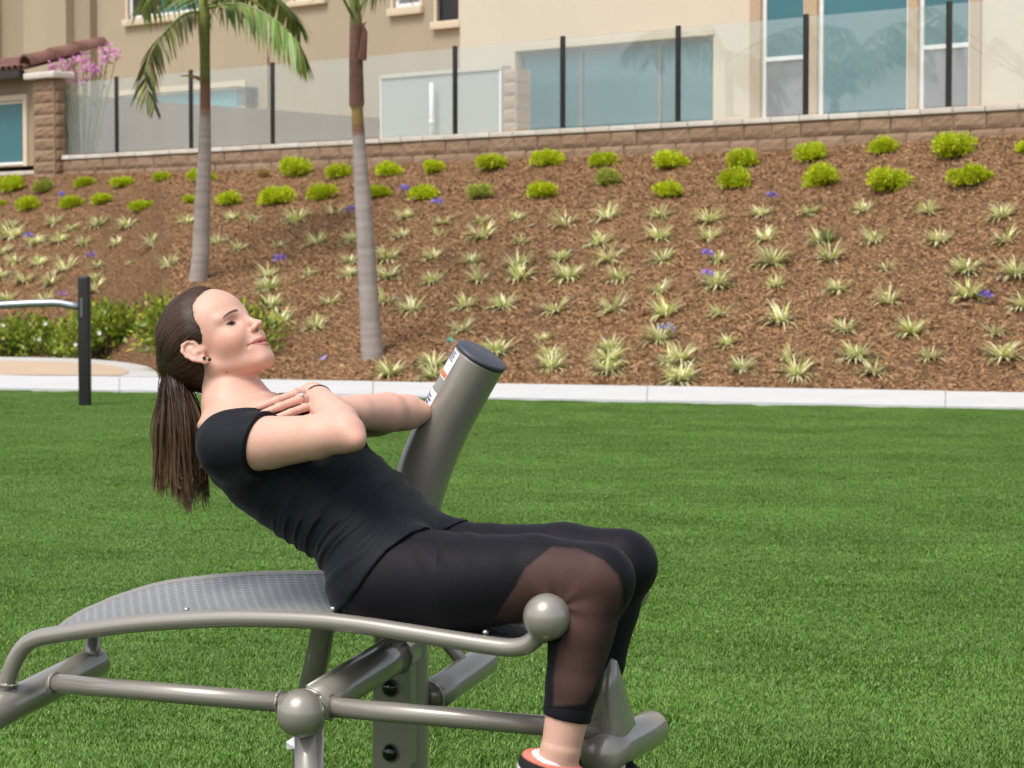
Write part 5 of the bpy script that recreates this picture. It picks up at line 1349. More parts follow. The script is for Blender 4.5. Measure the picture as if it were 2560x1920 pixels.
leg_nb = near_box(lambda P: leg(P, 'n', -.002), *jb('hip_n', 'kne_n', 'ank_n'), .03); leg_fb = near_box(lambda P: leg(P, 'f', -.002), *jb('hip_f', 'kne_f', 'ank_f'), .03)
trunk_b = near_box(lambda P: trunk(P, -.003), SP.min(0) - .19, SP.max(0) + .19, .03)
seat_b = near_box(lambda P: seatpart(P, -.004), *jb('hip_n', 'hip_f'), .03); feet_b = near_box(feet, *bounds([J['ank_n'], J['ank_f']], .14), .03)
_nk = [B(590, 1022, C0), Vector(from_head((-.012, 0, -.044)))]; neck_b = near_box(neck, *bounds(_nk, .08), .03)
def arms(P): return smin(arm_nb(P), hand_n(P), .010), smin(arm_fb(P), hand_f(P), .010)
def body(P):
    d = trunk_b(P); d = smin(d, seat_b(P), .03)
    d = smin(d, np.minimum(leg_nb(P), leg_fb(P)), .02); d = np.minimum(d, feet_b(P))
    d = smin(d, neck_b(P), .035)
    hd = head_b(P); d = smin(d, hd, .010)
    an, af = arms(P)
    sn = np.clip(1 - np.linalg.norm(P - v3(J['sho_n']), axis=1) / .16, 0, 1); sf = np.clip(1 - np.linalg.norm(P - v3(J['sho_f']), axis=1) / .16, 0, 1)
    d = smin(d, an, .003 + .035 * sn); return smin(d, af, .003 + .035 * sf)

# ---- materials of the person
def m_skin():
    t = NT('skin'); a = t.attr('tint').outputs['Color']; c = t.coords()
    n = t.noise(28, 5, .6, c); f = t.noise(260, 3, .6, c)
    col = t.mix(t.math('MULTIPLY', t.ramp(n, [(.35, (0, 0, 0)), (.7, (1, 1, 1))]), .32), a, t.mix(1.0, a, (.98, .76, .70), 'MULTIPLY'))
    # face colours in the head's own coordinates, shade painted into nostrils and lip parting
    sp = t.node('ShaderNodeSeparateXYZ'); t.l.new(t.attr('face').outputs['Vector'], sp.inputs[0]); x, y, z = sp.outputs
    m_ = t.math
    def ss(v, lo, hi):
        q = t.node('ShaderNodeMapRange', _interpolation_type='SMOOTHSTEP'); t.l.new(v, q.inputs[0]); q.inputs[1].default_value = lo; q.inputs[2].default_value = hi; return q.outputs[0]
    def inv(v): return m_('SUBTRACT', 1.0, v)
    def mul(*v):
        r = v[0]
        for k in v[1:]: r = m_('MULTIPLY', r, k)
        return r
    front = ss(x, .064, .070); yy = m_('DIVIDE', y, .030); mz = m_('ADD', m_('MULTIPLY', m_('MULTIPLY', yy, yy), .0058), -.0575); dz = m_('SUBTRACT', z, mz)
    top = m_('SUBTRACT', .0112, m_('MULTIPLY', m_('MULTIPLY', yy, yy), .0095)); bot = m_('SUBTRACT', .0122, m_('MULTIPLY', m_('MULTIPLY', yy, yy), .0110))
    lip = mul(inv(ss(m_('SUBTRACT', dz, top), -.0012, .0008)), inv(ss(m_('SUBTRACT', m_('MULTIPLY', dz, -1.0), bot), -.0012, .0008)), inv(ss(yy, .92, 1.02)), front)
    col = t.mix(m_('MULTIPLY', lip, .9), col, (.43, .135, .125))
    line = mul(inv(ss(m_('ABSOLUTE', dz), .0005, .0019)), inv(ss(yy, .98, 1.12)), front); col = t.mix(m_('MULTIPLY', line, .85), col, (.10, .03, .028))  # shade between the lips painted as a dark line
    tt = m_('DIVIDE', m_('SUBTRACT', y, .0155), .036, True); bz = m_('SUBTRACT', m_('ADD', m_('MULTIPLY', m_('SINE', m_('MULTIPLY', tt, 2.0)), .0075), .0262), m_('MULTIPLY', tt, .0115))
    half = m_('SUBTRACT', .0030, m_('MULTIPLY', tt, .0018)); hairs = m_('MULTIPLY', m_('SUBTRACT', t.noise(900, 2, .5, t.mapping(c, (.35, 1, 1))), .5), .0016)
    brow = mul(inv(ss(m_('ADD', m_('SUBTRACT', m_('ABSOLUTE', m_('SUBTRACT', z, bz)), half), hairs), -.0009, .0009)), ss(y, .0140, .0170), inv(ss(y, .0485, .0545)), ss(x, .052, .058))
    col = t.mix(m_('MULTIPLY', brow, .9), col, (.040, .022, .016))
    ye = m_('SUBTRACT', y, .034); sz = m_('SUBTRACT', .0070, m_('MULTIPLY', m_('MULTIPLY', ye, ye), 9.0)); near_eye = mul(inv(ss(m_('ABSOLUTE', ye), .0115, .0140)), ss(x, .066, .070))
    nost_shade = mul(inv(ss(m_('ABSOLUTE', m_('SUBTRACT', y, .0062)), .0022, .0040)), inv(ss(m_('ABSOLUTE', m_('ADD', z, .0308)), .0016, .0036)), ss(x, .100, .104)); col = t.mix(m_('MULTIPLY', nost_shade, .85), col, (.10, .035, .03))  # nostril shade painted dark into the skin colour
    lash = mul(inv(ss(m_('ABSOLUTE', m_('SUBTRACT', m_('SUBTRACT', z, sz), .0027)), .0008, .0020)), near_eye); col = t.mix(m_('MULTIPLY', lash, .92), col, (.018, .012, .011))
    low = mul(inv(ss(m_('ABSOLUTE', m_('ADD', m_('SUBTRACT', z, sz), .0027)), .0005, .0014)), near_eye); col = t.mix(m_('MULTIPLY', low, .55), col, (.09, .045, .04))
    t.color(col); t.set(Roughness=.48); t.b.inputs['Specular IOR Level'].default_value = .32
    t.b.inputs['Subsurface Weight'].default_value = .25; t.b.inputs['Subsurface Radius'].default_value = (.012, .0045, .0025); t.b.inputs['Subsurface Scale'].default_value = 1.0
    t.bump(m_('ADD', m_('MULTIPLY', f, .6), m_('MULTIPLY', t.noise(90, 4, .6, c), .8)), .10, .0015); return t.m
def m_cloth(name, col, fine=900, sheen=.25, rough=.85):
    t = NT(name); c = t.coords(); n = t.noise(14, 4, .6, c); w = t.noise(fine, 2, .5, c)
    t.color(t.mix(n, tuple(x * .8 for x in col), tuple(x * 1.25 for x in col))); t.set(Roughness=rough)
    t.b.inputs['Sheen Weight'].default_value = sheen; t.b.inputs['Sheen Roughness'].default_value = .4; t.b.inputs['Specular IOR Level'].default_value = .22
    t.bump(w, .12, .0008); return t.m
def m_leggings():
    t = NT('leggings'); c = t.coords()
    sh = t.math('MULTIPLY', t.attr('sheer').outputs['Fac'], 1.0, True); rb_ = t.math('MULTIPLY', t.attr('ribbed').outputs['Fac'], 1.0, True); sm = t.math('MULTIPLY', t.attr('seam').outputs['Fac'], 1.0, True)
    n = t.noise(11, 4, .6, c)
    base = t.mix(n, (.0060, .0054, .0085), (.0095, .0086, .0125))
    wv = t.node('ShaderNodeTexWave', Scale=62.0, Distortion=.3, _wave_type='BANDS', _bands_direction='X'); t.l.new(t.mapping(c, (1, 0, 1), (0, math.radians(38), 0)), wv.inputs['Vector'])
    rib = t.mix(wv.outputs['Fac'], (.0042, .0038, .0055), (.0072, .0066, .0095))
    n2 = t.noise(20, 4, .55, c)
    skin_th = t.mix(n2, (.060, .031, .027), (.092, .047, .041))
    fres = t.node('ShaderNodeLayerWeight', Blend=.55)
    skin_th = t.mix(fres.outputs['Facing'], skin_th, (.016, .011, .012))          # the mesh closes up where it is seen edge on
    col = t.mix(rb_, base, rib); col = t.mix(sh, col, skin_th); col = t.mix(t.math('MULTIPLY', sm, .6), col, (.004, .004, .005))
    t.color(col); t.set(Roughness=.62); t.b.inputs['Sheen Weight'].default_value = .03; t.b.inputs['Specular IOR Level'].default_value = .16
    hgt = t.math('ADD', t.math('MULTIPLY', t.math('MULTIPLY', wv.outputs['Fac'], rb_), .45), t.math('MULTIPLY', t.noise(800, 2, .5, c), .12))
    hgt = t.math('SUBTRACT', hgt, t.math('MULTIPLY', sm, 1.2))
    t.bump(hgt, .35, .0012); return t.m
def m_hair():
    t = NT('brown hair'); a = t.attr('tint').outputs['Color']
    t.color(a); t.set(Roughness=.46); t.b.inputs['Specular IOR Level'].default_value = .28
    return t.m
M['skin'] = m_skin(); M['shirt'] = m_cloth('black jersey', (.0046, .0062, .0098), 700, .04, .68); M['leggings'] = m_leggings(); M['hair'] = m_hair()

person = empty('person', B_ORG, -PSI); tag(person, 'person in black tee and leggings doing a crossed arm sit up on the bench', 'person')
GRID = 0.0024
# ---- body
allp = np.array([tuple(v) for v in J.values()] + [tuple(from_head(q)) for q in ((-.11, -.1, -.1), (.13, .1, .14))])
LO, HI = np.minimum(allp.min(0), SP.min(0)) - np.array([.09, .12, .13]), np.maximum(allp.max(0), SP.max(0)) + np.array([.12, .12, .10])
bV, bF = surface_nets(body, LO, HI, GRID); bV = relax(bV, bF, 1, .35)
def smooth01(x, a, b): t = np.clip((x - a) / (b - a), 0, 1); return t * t * (3 - 2 * t)
def skin_colours(V):
    V = V.astype(f32); q = face_space(to_head(V)); y = np.abs(q[:, 1]); n = len(V)
    SK = np.array([.66, .40, .315]); col = np.tile(SK, (n, 1))
    def blend(mask, c): 
        nonlocal col
        col = col * (1 - mask[:, None]) + np.array(c) * mask[:, None]
    inh = np.linalg.norm(q, axis=1) < .17
    def spot(c, R): return np.exp(-(((q[:, 0] - c[0]) / R[0]) ** 2 + ((y - c[1]) / R[1]) ** 2 + ((q[:, 2] - c[2]) / R[2]) ** 2)) * inh
    blend(spot((.062, .052, -.022), (.032, .032, .026)) * .6, (.60, .26, .19))
    blend(spot((.112, 0, -.022), (.012, .012, .01)) * .35, (.60, .30, .23))
    blend(spot((.073, .031, .015), (.02, .016, .004)) * .35, (.46, .25, .20))
    # mole on the jaw
    ml = from_head(np.zeros(3)); uv = project(V); d = np.hypot(uv[:, 0] - 567, uv[:, 1] - 931)
    blend((1 - smooth01(d, 2.0, 4.5)) * (V[:, 1] < C0) * inh * .7, (.25, .10, .06))
    # knuckles and elbows a little redder
    for f in FINGERS:
        dd = np.linalg.norm(V - v3(f[0][-1]), axis=1); blend(np.exp(-(dd / .010) ** 2) * .35, (.66, .33, .26))
    de = np.linalg.norm(V - v3(J['elb_n'] + Vector((.03, 0, -.01))), axis=1); blend(np.exp(-(de / .035) ** 2) * .35, (.60, .29, .21))
    return col
fq = face_space(to_head(bV.astype(f32))); fq[:, 1] = np.abs(fq[:, 1])
bo = nets_object('body', bV, bF, M['skin'], person, skin_colours(bV))
bo.data.attributes.new('face', 'FLOAT_VECTOR', 'POINT').data.foreach_set('vector', fq.astype(f32).ravel())
# ---- shirt
def poly_sd(P2, poly):
    """signed distance to a polygon, negative inside"""
    poly = np.array(poly, f32); d = np.full(len(P2), 1e9, f32); ins = np.zeros(len(P2), bool); n = len(poly)
    for i in range(n):
        a, b = poly[i], poly[(i + 1) % n]; e = b - a; w = P2 - a; t = np.clip((w @ e) / max(float(e @ e), 1e-9), 0, 1)
        d = np.minimum(d, np.linalg.norm(w - t[:, None] * e, axis=1))
        c = ((a[1] <= P2[:, 1]) & (b[1] > P2[:, 1])) | ((b[1] <= P2[:, 1]) & (a[1] > P2[:, 1]))
        xi = a[0] + (P2[:, 1] - a[1]) / np.where(abs(e[1]) < 1e-9, 1e-9, e[1]) * e[0]; ins ^= c & (P2[:, 0] < xi)
    return np.where(ins, -d, d)
HEM = [tuple(B(u, v, .03)) for u, v in [(1210, 1180), (1150, 1268), (1085, 1300), (1022, 1335), (985, 1372), (960, 1412), (932, 1458), (896, 1500), (862, 1522), (838, 1560)]]
HEM_DUMMY = 0
_hp = [(p[0], p[2]) for p in HEM] + [(-2, -1), (-2, 3), (2, 3)]
arm_dir = {k: np.array((J['elb_' + k] - J['sho_' + k]).normalized(), f32) for k in 'nf'}
SL_P = {'n': v3(J['sho_n'].lerp(J['elb_n'], .275)), 'f': v3(J['sho_f'].lerp(J['elb_f'], .24))}
SL_N = {'n': arm_dir['n'] + np.array([0, 0, -.30], f32), 'f': arm_dir['f']}
def sleeve(P, k):
    s, e = J['sho_' + k], J['elb_' + k]
    d = chain(P, [s + Vector((-.004, 0, 0)), s.lerp(e, .35)], [.058, .0585], .01)
    n = SL_N[k] / np.linalg.norm(SL_N[k]); return smax(d, (P - SL_P[k]) @ n, .003)
NECK_A, NECK_B = B(641, 996, C0), Vector(from_head((.0, 0, -.02)))
def wrinkles(P):
    _, s = torso(P); x, y, z = P[:, 0], P[:, 1], P[:, 2]
    w = np.clip(1 - np.abs(s - 2.3) / 2.4, 0, 1) ** .8
    fr = (x * .62 + z * .78); al = (x * .78 - z * .62)
    ph = al * 118 + 2.6 * np.sin(fr * 8 + y * 6) + 1.1 * np.sin(fr * 21 + 2 + y * 9 + al * 14) + y * 9
    r1 = np.maximum(0, np.sin(ph)) ** 2.0; r2 = np.maximum(0, np.sin(ph * 1.9 + 2.4 * np.sin(fr * 13) + 1.3)) ** 3
    big = np.sin(fr * 17 + al * 11 + y * 9)
    pull = np.clip(1 - np.abs(s - 4.6) / 1.2, 0, 1) * np.maximum(0, np.sin((fr * .5 - al) * 70 + y * 20)) ** 2
    gate = .30 + .70 * smooth01(np.sin(fr * 15 + al * 37 + 1.7 * np.sin(al * 61) + y * 13), -.3, .8); g2 = smooth01(np.sin(fr * 26 - al * 23 + y * 17 + 2), -.2, .7)
    return w * (.0068 * r1 * gate + .0042 * r2 * g2 + .003 * big) + .003 * pull
def shirt(P):
    d, s = torso(P, .008); d = smin(d, bust(P, .008), .05)
    d = smin(d, rcone(P, B(598, 1052, C0), J['sho_n'] + Vector((0, .022, .004)), .060, .058), .045)
    d = smin(d, rcone(P, B(598, 1052, C0), J['sho_f'] + Vector((0, -.022, .0)), .060, .058), .045)
    d = smin(d, seatpart(P, .007), .03)
    for h, k in (('hip_n', 'kne_n'), ('hip_f', 'kne_f')): d = smin(d, rcone(P, J[h], J[h].lerp(J[k], .33) + Vector((0, 0, -.008)), .104, .093), .02)
    d = d - wrinkles(P)
    d = smin(d, sleeve(P, 'n'), .02); d = smin(d, sleeve(P, 'f'), .02)
    d = smax(d, -rcone(P, NECK_A, NECK_B, .158, .135), .004)
    return smax(d, poly_sd(P[:, [0, 2]], _hp), .003)
sLO = np.minimum(SP.min(0), v3(J['sho_n'])) - np.array([.16, .16, .14]); sHI = np.maximum(SP.max(0), v3(J['sho_f'])) + np.array([.22, .16, .13])
sLO[1] = -.11; sHI[1] = .45
sV, sF = surface_nets(shirt, sLO, sHI, .0032, slack=1.7); sV = relax(sV, sF, 1, .4)
nets_object('shirt', sV, sF, M['shirt'], person)
# ---- leggings
CUFF_N, CUFF_F = v3(B(1414, 1790, .055)), v3(B(1478, 1745, .285))
cn = np.array((J['ank_n'] - J['kne_n']).normalized(), f32); cf = np.array((J['ank_f'] - J['kne_f']).normalized(), f32)
def crease(P):
    k = v3(J['kne_n'] + Vector((-.045, 0, -.045))); r = np.linalg.norm(P - k, axis=1); a = np.arctan2(P[:, 2] - k[2], P[:, 0] - k[0])
    w = np.exp(-(r / .075) ** 2); h = v3(B(1140, 1325, .1)); rh = np.linalg.norm((P - h) * np.array([1, .35, 1], f32), axis=1)
    return .0035 * w * np.sin(a * 7 + 30 * r) + .0022 * np.exp(-(rh / .055) ** 2) * np.sin((P[:, 0] * .8 + P[:, 2] * .6) * 150 + P[:, 1] * 30)
def leggings(P):
    ln_, lf_ = leg(P, 'n', .0025), leg(P, 'f', .0025)
    ln_ = smax(ln_, (P - CUFF_N) @ cn, .002); lf_ = smax(lf_, (P - CUFF_F) @ cf, .002)
    d, s = torso(P, .001); d = smax(d, (P[:, 2] - float(SP[2, 2])), .01)
    d = smin(d, seatpart(P, .0015), .03); d = smin(smin(d, ln_, .02), lf_, .02)
    return d - crease(P)
lLO = np.array([v3(J['hip_n'])[0] - .22, -.08, CUFF_N[2] - .08]); lHI = np.array([max(J['kne_n'].x, J['kne_f'].x) + .12, .42, SP[2, 2] + .08])
lV, lF = surface_nets(leggings, lLO, lHI, .0032, slack=1.7); lV = relax(lV, lF, 1, .35)
uv = project(lV.astype(f32))
SHEER = [(1379, 1366), (1448, 1372), (1508, 1400), (1544, 1436), (1556, 1472), (1554, 1519), (1535, 1588), (1507, 1670), (1482, 1732), (1463, 1760), (1384, 1764), (1384, 1691), (1394, 1621), (1405, 1590), (1340, 1590), (1236, 1545), (1286, 1470), (1313, 1420)]
RIBBED = [(1097, 1360), (1240, 1356), (1374, 1364), (1309, 1418), (1282, 1468), (1232, 1545), (1180, 1600), (1090, 1600), (1093, 1450)]
out_side = smooth01(-(lV[:, 1] - (J['hip_n'].y + .012)), -.004, .004)
sheer = smooth01(-poly_sd(uv, SHEER), -5, 5) * out_side; ribbed = smooth01(-poly_sd(uv, RIBBED), -5, 5) * out_side
def line_d(uv, pts):
    d = np.full(len(uv), 1e9, f32)
    for a, b in zip(pts[:-1], pts[1:]):
        a, b = np.array(a, f32), np.array(b, f32); e = b - a; t = np.clip(((uv - a) @ e) / float(e @ e), 0, 1); d = np.minimum(d, np.linalg.norm(uv - a - t[:, None] * e, axis=1))
    return d
seam_d = np.minimum.reduce([line_d(uv, [(1000, 1340), (1097, 1358), (1240, 1353), (1374, 1361), (1448, 1366), (1512, 1394), (1551, 1432), (1563, 1472), (1560, 1520)]), line_d(uv, [(1093, 1358), (1090, 1450), (1086, 1580)]),
   line_d(uv, [(1377, 1363), (1311, 1419), (1284, 1469), (1236, 1545)]), line_d(uv, [(1350, 1768), (1470, 1778)])])
seam = (1 - smooth01(seam_d, 1.5, 4.5)) * out_side
nets_object('leggings', lV, lF, M['leggings'], person, attrs={'sheer': sheer, 'ribbed': ribbed, 'seam': seam})

# ---- shoes with a glimpse of sock
M['shoe'] = mat_tint('running shoe', .7, .3, 0.0)
def make_shoe(a, tone, yaw):
    hd = Vector((-.022, 0, -.062)); R = Matrix.Rotation(math.radians(28), 3, 'Y')
    pts = [a + R @ Vector(p) for p in ((-.030, 0, -.060), (.03, 0, -.066), (.10, 0, -.070), (.165, 0, -.070))]; rad = [.036, .037, .040, .032]
    sole_n = np.array(R @ Vector((0, 0, -1)), f32); sole_p = v3(a + R @ Vector((0, 0, -.088)))
    top_n = np.array((R @ Vector((-.25, 0, 1))).normalized(), f32); top_p = v3(a + R @ Vector((.0, 0, -.026)))
    def fn(P):
        d = chain(P, pts, rad, .03); d = smin(d, rcone(P, a + R @ Vector((-.012, 0, -.02)), a + R @ Vector((-.012, 0, -.06)), .040, .040), .02)
        return smax(smax(d, (P - sole_p) @ sole_n, .004), (P - top_p) @ top_n, .006)
    lo, hi = bounds(pts + [a], .075); V, F = surface_nets(fn, lo, hi, .003); V = relax(V, F, 1, .4); V_ = V.astype(f32)
    h = (V_ - top_p) @ top_n; col = np.tile(np.array([.012, .012, .014]), (len(V), 1))
    def bl(m, c):
        nonlocal col
        col = col * (1 - m[:, None]) + np.array(c) * m[:, None]
    bl(smooth01(h, -.011, -.008), tone); sd = (V_ - sole_p) @ sole_n
    bl(smooth01(sd, -.022, -.019), (.75, .75, .75)); bl(smooth01(sd, -.008, -.006), (.70, .20, .15))
    o = nets_object('shoe', V, F, M['shoe'], person, col)
    ft = lambda P: smax(smax(rcone(P, a + R @ Vector((-.010, 0, .0)), a + R @ Vector((-.012, 0, -.05)), .0385, .041), (P - top_p) @ top_n - .002, .003), -((P - top_p) @ top_n + .02), .003)
    V, F = surface_nets(ft, *bounds([a + R @ Vector((-.01, 0, -.02))], .07), .003); nets_object('sock', V, F, M['shoe'], person, np.tile(np.array([.72, .72, .74]), (len(V), 1)))
make_shoe(J['ank_n'] + Vector((.012, 0, .004)), (.80, .20, .15), 0); make_shoe(J['ank_f'], (.40, .22, .52), 0)

# ---- eyes and lashes
def eyeball(sgn):
    c = np.array([.0690, sgn * .0340, .0092]); m = MB(); V = []; n1, n2 = 24, 16; r = .0125
    look = np.array([1.0, -.10, .10]); look /= np.linalg.norm(look); u_ = np.cross(look, [0, 0, 1]); u_ /= np.linalg.norm(u_); w_ = np.cross(u_, look); cols = []
    for i in range(n2 + 1):
        a = math.pi * i / n2 * .62
        for k in range(n1):
            b = 2 * math.pi * k / n1; p = c + r * (look * math.cos(a) + (u_ * math.cos(b) + w_ * math.sin(b)) * math.sin(a)); V.append(tuple(from_head(p)))
            cols.append((.01, .008, .008) if a < .22 else ((.07, .05, .035) if a < .50 else (.72, .66, .64)))
    m.add(V, [(i * n1 + k, i * n1 + (k + 1) % n1, (i + 1) * n1 + (k + 1) % n1, (i + 1) * n1 + k) for i in range(n2) for k in range(n1)]); m.c = cols
    t = mat_tint('eye', .08, .6, 0); return m.build('eye', t, person, True, colors=True)
eyeball(-1); eyeball(1)
M['lash'] = mat_plain('dark lash', (.012, .009, .008), .6)
def lashes(sgn):
    m = MB(); pts = []
    for k in range(13):
        y = .0215 + .0265 * k / 12; z = .0070 - 9 * (y - .034) ** 2 + .0030; x = .0690 + math.sqrt(max(0, .0144 ** 2 - ((y - .034) * .95) ** 2 - (z - .0092) ** 2)); pts.append(np.array([x, sgn * y, z]))
    m.tube([tuple(from_head(p)) for p in pts], [.0004 + .0007 * math.sin(math.pi * min(1, k / 12 + .15)) for k in range(13)], 6)
    for k in range(2, 13):
        p = pts[k]; o_ = np.array([.0035, sgn * (.0008 + .0020 * k / 12), .0012]); m.tube([tuple(from_head(p)), tuple(from_head(p + o_ * .6)), tuple(from_head(p + o_ + np.array([0, 0, .0008])))], [.0005, .0004, .00015], 4)
    m.build('eyelash', M['lash'], person)
lashes(-1); lashes(1)

# ---- hair: a close cap, combed strands over it and a pony tail
ROOT = v3(B(430, 918, C0 - .005)); ROOT_H = to_head(ROOT[None])[0]
def scalp(Q, grow):
    d = ell(Q, (-.004, 0, .046), (.094 + grow, .0745 + grow, .083 + grow)); d = smin(d, ell(Q, (.034, 0, .044), (.063 + grow, .0605 + grow, .062 + grow)), .03)
    return smin(d, rcone(Q, (-.042, 0, .0), tuple(ROOT_H), .043, .014), .04)
def hair_front(Q):
    """positive in front of the hair line"""
    y = np.abs(Q[:, 1]); z = Q[:, 2]
    X = np.interp(z, [-.05, -.014, .0, .018, .035, .055, .075, .095, .115, .14], [-.012, .002, .014, .034, .041, .042, .047, .057, .066, .07])
    X = X + .016 * np.clip(1 - (y / .055) ** 2, 0, 1) * np.clip((z - .06) / .03, 0, 1)
    return Q[:, 0] - X
def hair_low(Q):
    """positive below the hair behind the ear"""
    x = Q[:, 0]; return np.interp(x, [-.12, -.06, -.035, -.014, .0, .02], [-.10, -.078, -.062, -.022, .006, .006]) - Q[:, 2]
def hair_lift(Q, full): return .0006 + full * smooth01(-hair_front(Q), -.002, .034)
def hair_cap(P):
    Q = to_head(P); d = scalp(Q, 0.0) - hair_lift(Q, .0075) + .0006 * np.sin(Q[:, 1] * 300 + 40 * np.sin(Q[:, 0] * 20 + Q[:, 2] * 15))
    d = smax(d, hair_front(Q) * .8, .004); d = smax(d, hair_low(Q), .004); d = smax(d, -(ear(Q, -1) - .0015), .002); d = smax(d, -(ear(Q, 1) - .0015), .002); return smax(d, -scalp(Q, -.012), .002)
hV, hF = surface_nets(hair_cap, np.minimum(_hc - .16, ROOT - .05), _hc + .17, .0028, slack=1.6); hV = relax(hV, hF, 1, .4)
DK = np.array([.043, .0228, .0150])
nets_object('hair', hV, hF, M['hair'], person, np.tile(DK * .75, (len(hV), 1)) * (0.8 + .4 * nrng.random((len(hV), 1))))
def ribbons(name, paths, widths, cols, parent, normals=None, taper=5):
    V = []; F = []; C = []
    for path, w, cl in zip(paths, widths, cols):
        n = len(path); b = len(V); t = np.gradient(path, axis=0); t /= np.linalg.norm(t, axis=1, keepdims=True) + 1e-9
        for ang in (0.0,):
            nrm = normals[len(C) * 0] if normals is not None else None
        side = np.cross(t, w[1]); side /= np.linalg.norm(side, axis=1, keepdims=True) + 1e-9; up = np.cross(side, t)
        prof = w[0] * np.minimum(1, np.minimum(np.linspace(.5, 4, n), np.linspace(taper, .03, n)))[:, None]
        a, c_, m_ = path - side * prof, path + side * prof, path + up * prof * .55
        for i in range(n): V += [a[i], m_[i], c_[i]]; C += [cl[i]] * 3
        for i in range(n - 1):
            k = b + i * 3; F += [(k, k + 1, k + 4, k + 3), (k + 1, k + 2, k + 5, k + 4)]
    me = bpy.data.meshes.new(name); me.from_pydata([tuple(map(float, v)) for v in V], [], F); me.polygons.foreach_set('use_smooth', [True] * len(F)); me.materials.append(M['hair'])
    at = me.color_attributes.new('tint', 'FLOAT_COLOR', 'POINT'); arr = np.ones((len(V), 4), f32); arr[:, :3] = np.array(C); at.data.foreach_set('color', arr.ravel())
    return link_mesh(name, me, parent)
hr = random.Random(21); paths, wid, cl = [], [], []
cc = np.array([-.004, 0, .042], f32)
def to_scalp(Qs, lift, it=4):
    for _ in range(it):
        d_ = Qs - cc; L_ = np.linalg.norm(d_, axis=1, keepdims=True); Qs = (cc + d_ / L_ * (L_ - (scalp(Qs, 0.0) - lift)[:, None])).astype(f32)
    return Qs
cand = (nrng.random((60000, 3)) * np.array([.115, .155, .18]) + np.array([-.025, -.0775, -.05])).astype(f32)
cand = to_scalp(cand, .004); fr0 = hair_front(cand); ok = (fr0 > -.055) & (fr0 < .0075) & (hair_low(cand) < 0) & (nrng.random(len(cand)) < np.where(fr0 > .0015, .22, np.where(fr0 > -.008, .9, .25)))
st = cand[ok][:2600]; fs = fr0[ok][:2600]; ns = len(st); n = 14
en = ROOT_H + np.stack([nrng.uniform(-.004, .004, ns), nrng.uniform(-.012, .012, ns) + st[:, 1] * .12, nrng.uniform(-.006, .008, ns)], 1)
a_, b_ = st - cc, en - cc; la, lb = np.linalg.norm(a_, axis=1, keepdims=True), np.linalg.norm(b_, axis=1, keepdims=True)
om = np.arccos(np.clip((a_ * b_).sum(1, keepdims=True) / la / lb, -1, 1)); up_l = .0004 + .0016 * nrng.random(ns)
grid_ = np.zeros((ns, n, 3), f32)
for i in range(n):
    t = i / (n - 1); s = (np.sin((1 - t) * om) * a_ / la + np.sin(t * om) * b_ / lb) / np.sin(om); q = (cc + s * (la + (lb - la) * t)).astype(f32)
    lf = hair_lift(q, .0075) + up_l * min(1, t * 6); grid_[:, i] = to_scalp(q, lf * (1 - .5 * t * t))
hit = np.minimum(ear(grid_.reshape(-1, 3), -1), ear(grid_.reshape(-1, 3), 1)).reshape(ns, n)
hit = ((hit < .0005) & (np.abs(grid_[:, :, 1]) > .0775)).any(1)
for k in range(ns):
    if hit[k]: continue
    P_ = grid_[k]; paths.append((P_ * HS) @ HR.T + HO); wid.append((hr.uniform(.0005, .0012) if fs[k] < .0005 else .00025, (P_ - cc) @ HR.T)); kk = hr.choice([.6, .85, 1.0, 1.25, 1.7]) * (1 + .25 * hr.random()); cl.append([tuple(DK * kk)] * n)
ribbons('hair_strands', paths, wid, cl, person)
# pony tail in locks
paths, wid, cl = [], [], []
locks = [(392, 1205, -.02), (400, 1175, .03), (405, 1215, .0), (420, 1190, -.03), (432, 1210, .02), (445, 1225, -.01), (452, 1236, .03), (465, 1240, -.03), (470, 1250, 0), (478, 1236, .02), (492, 1230, -.02), (500, 1215, .02), (498, 1180, -.03), (503, 1150, .0), (425, 1165, .04), (460, 1200, .04), (484, 1205, .045), (515, 1242, .01), (440, 1190, -.045), (475, 1200, -.045)]
LT = np.array([.34, .20, .105])
for lu, lv, lc in locks:
    end = v3(B(lu, lv, C0 + lc)); frac = (lu - 385) / 125.0
    midp = v3(B(398 + 92 * frac, 1065 + 20 * hr.uniform(-1, 1), C0 + lc * 1.25)); q1 = v3(B(412 + 42 * frac, 958, C0 + lc * .8))
    curl = v3(B(lu + hr.uniform(-8, 12), lv + 22, C0 + lc))
    for s in range(105):
        wide = s < 6
        j = lambda a: np.array([hr.gauss(0, a), hr.gauss(0, a), hr.gauss(0, a)])
        r0 = ROOT + j(.0045) + np.array([0, lc * .25, 0]); o_ = j(.0055)
        ctrl = [r0, q1 + j(.004) + o_ * .7, midp + j(.0045) + o_, end + o_ * .8 + j(.003) + (midp - end) * hr.uniform(-.08, .38)]; ctrl.append(ctrl[-1] + (curl - end) * hr.uniform(.5, 1.3) + j(.002))
        pth = np.array(smooth_line([tuple(p) for p in ctrl], 5)); n = len(pth); t = np.linspace(0, 1, n)[:, None]
        tone = hr.choice([.75, 1.0, 1.3]); mixf = np.clip((t - .35) * 1.25, 0, 1) * hr.uniform(.35, 1.0) * (1.0 if frac < .55 else .7)
        col = (DK * tone) * (1 - mixf) + LT * tone * mixf
        nrm = np.tile(np.array([hr.gauss(0, 1), -1.0 + hr.gauss(0, .5), hr.gauss(0, .3)]), (n, 1))
        paths.append(pth); wid.append((hr.uniform(.0026, .0042) if wide else hr.uniform(.0005, .0011), nrm)); cl.append([tuple(c) for c in col])
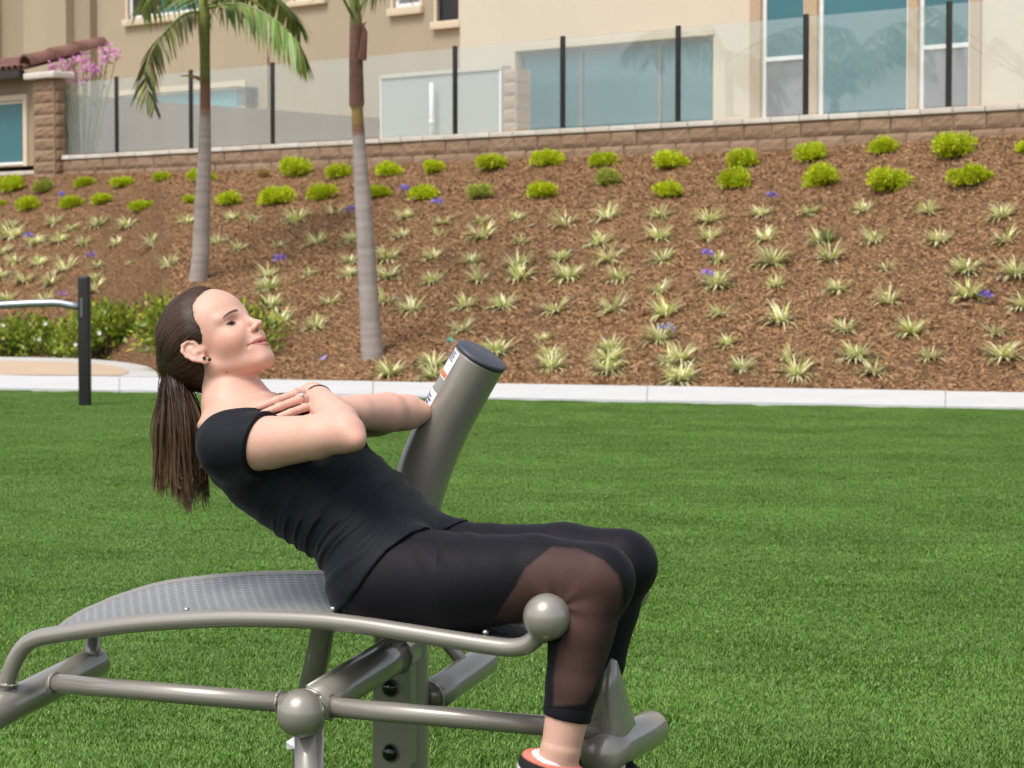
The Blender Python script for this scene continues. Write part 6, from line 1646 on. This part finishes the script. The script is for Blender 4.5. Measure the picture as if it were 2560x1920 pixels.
# a few stray strands
for a, b, c in (((470, 1080), (502, 1190), (545, 1240)), ((468, 960), (490, 985), (510, 960)), ((470, 985), (500, 1010), (515, 995)), ((400, 1050), (386, 1120), (380, 1150))):
    pth = np.array(smooth_line([tuple(B(*a, C0)), tuple(B(*b, C0)), tuple(B(*c, C0))], 8)); paths.append(pth); wid.append((.0007, np.tile(np.array([0., -1, 0]), (len(pth), 1)))); cl.append([tuple(DK)] * len(pth))
ribbons('ponytail', paths, wid, cl, person, taper=2.0)
tie = MB(); ring_d = (v3(B(414, 955, C0)) - ROOT); ring_d /= np.linalg.norm(ring_d); rp = []
e1_ = np.cross(ring_d, [0, 1, 0]); e1_ /= np.linalg.norm(e1_); e2_ = np.cross(ring_d, e1_)
tie.tube([tuple(ROOT + .014 * (e1_ * math.cos(a) + e2_ * math.sin(a)) + ring_d * .004) for a in np.linspace(0, 6.28, 20)], .0045, 8).build('hair_tie', M['lash'], person, True)

# ---- jewellery
def ear_pt(x, y, z): return from_head(np.array([1, -1, 1]) * (np.array([x, y, z]) @ EAR_T.T + np.array([.002, .0745, -.001])))
for p in (ear_pt(.003, .0055, -.020), ear_pt(.0075, .0035, -.0300)): MB().sphere(p, .0036, 14, 10).build('ear_stud', M['bolt_black'], person, True)
f = FINGERS[1][0]; rc = Vector(f[0]).lerp(Vector(f[1]), .93); rd = (Vector(f[1]) - Vector(f[0])).normalized(); ra = rd.orthogonal().normalized(); rb2 = rd.cross(ra)
ro = MB().tube([rc + (ra * math.cos(a) + rb2 * math.sin(a)) * .0098 for a in np.linspace(0, 6.283, 24)], .0011, 8).build('ring', M['chrome'], person, True)
gn = grad(lambda P: trunk(P, .006), tuple(rc)); MB().sphere(rc + gn * .0115, .0030, 12, 8).build('gem', M['chrome'], ro, True)
wc = J['wri_n']; wd = (FINGERS[5][0][0] - wc).normalized(); wa_ = wd.orthogonal().normalized(); wb_ = wd.cross(wa_)
MB().tube([wc + wd * .012 + (wa_ * math.cos(a) + wb_ * math.sin(a)) * .0268 for a in np.linspace(0, 6.283, 28)], .0026, 8).build('wrist_band', M['lash'], person, True)
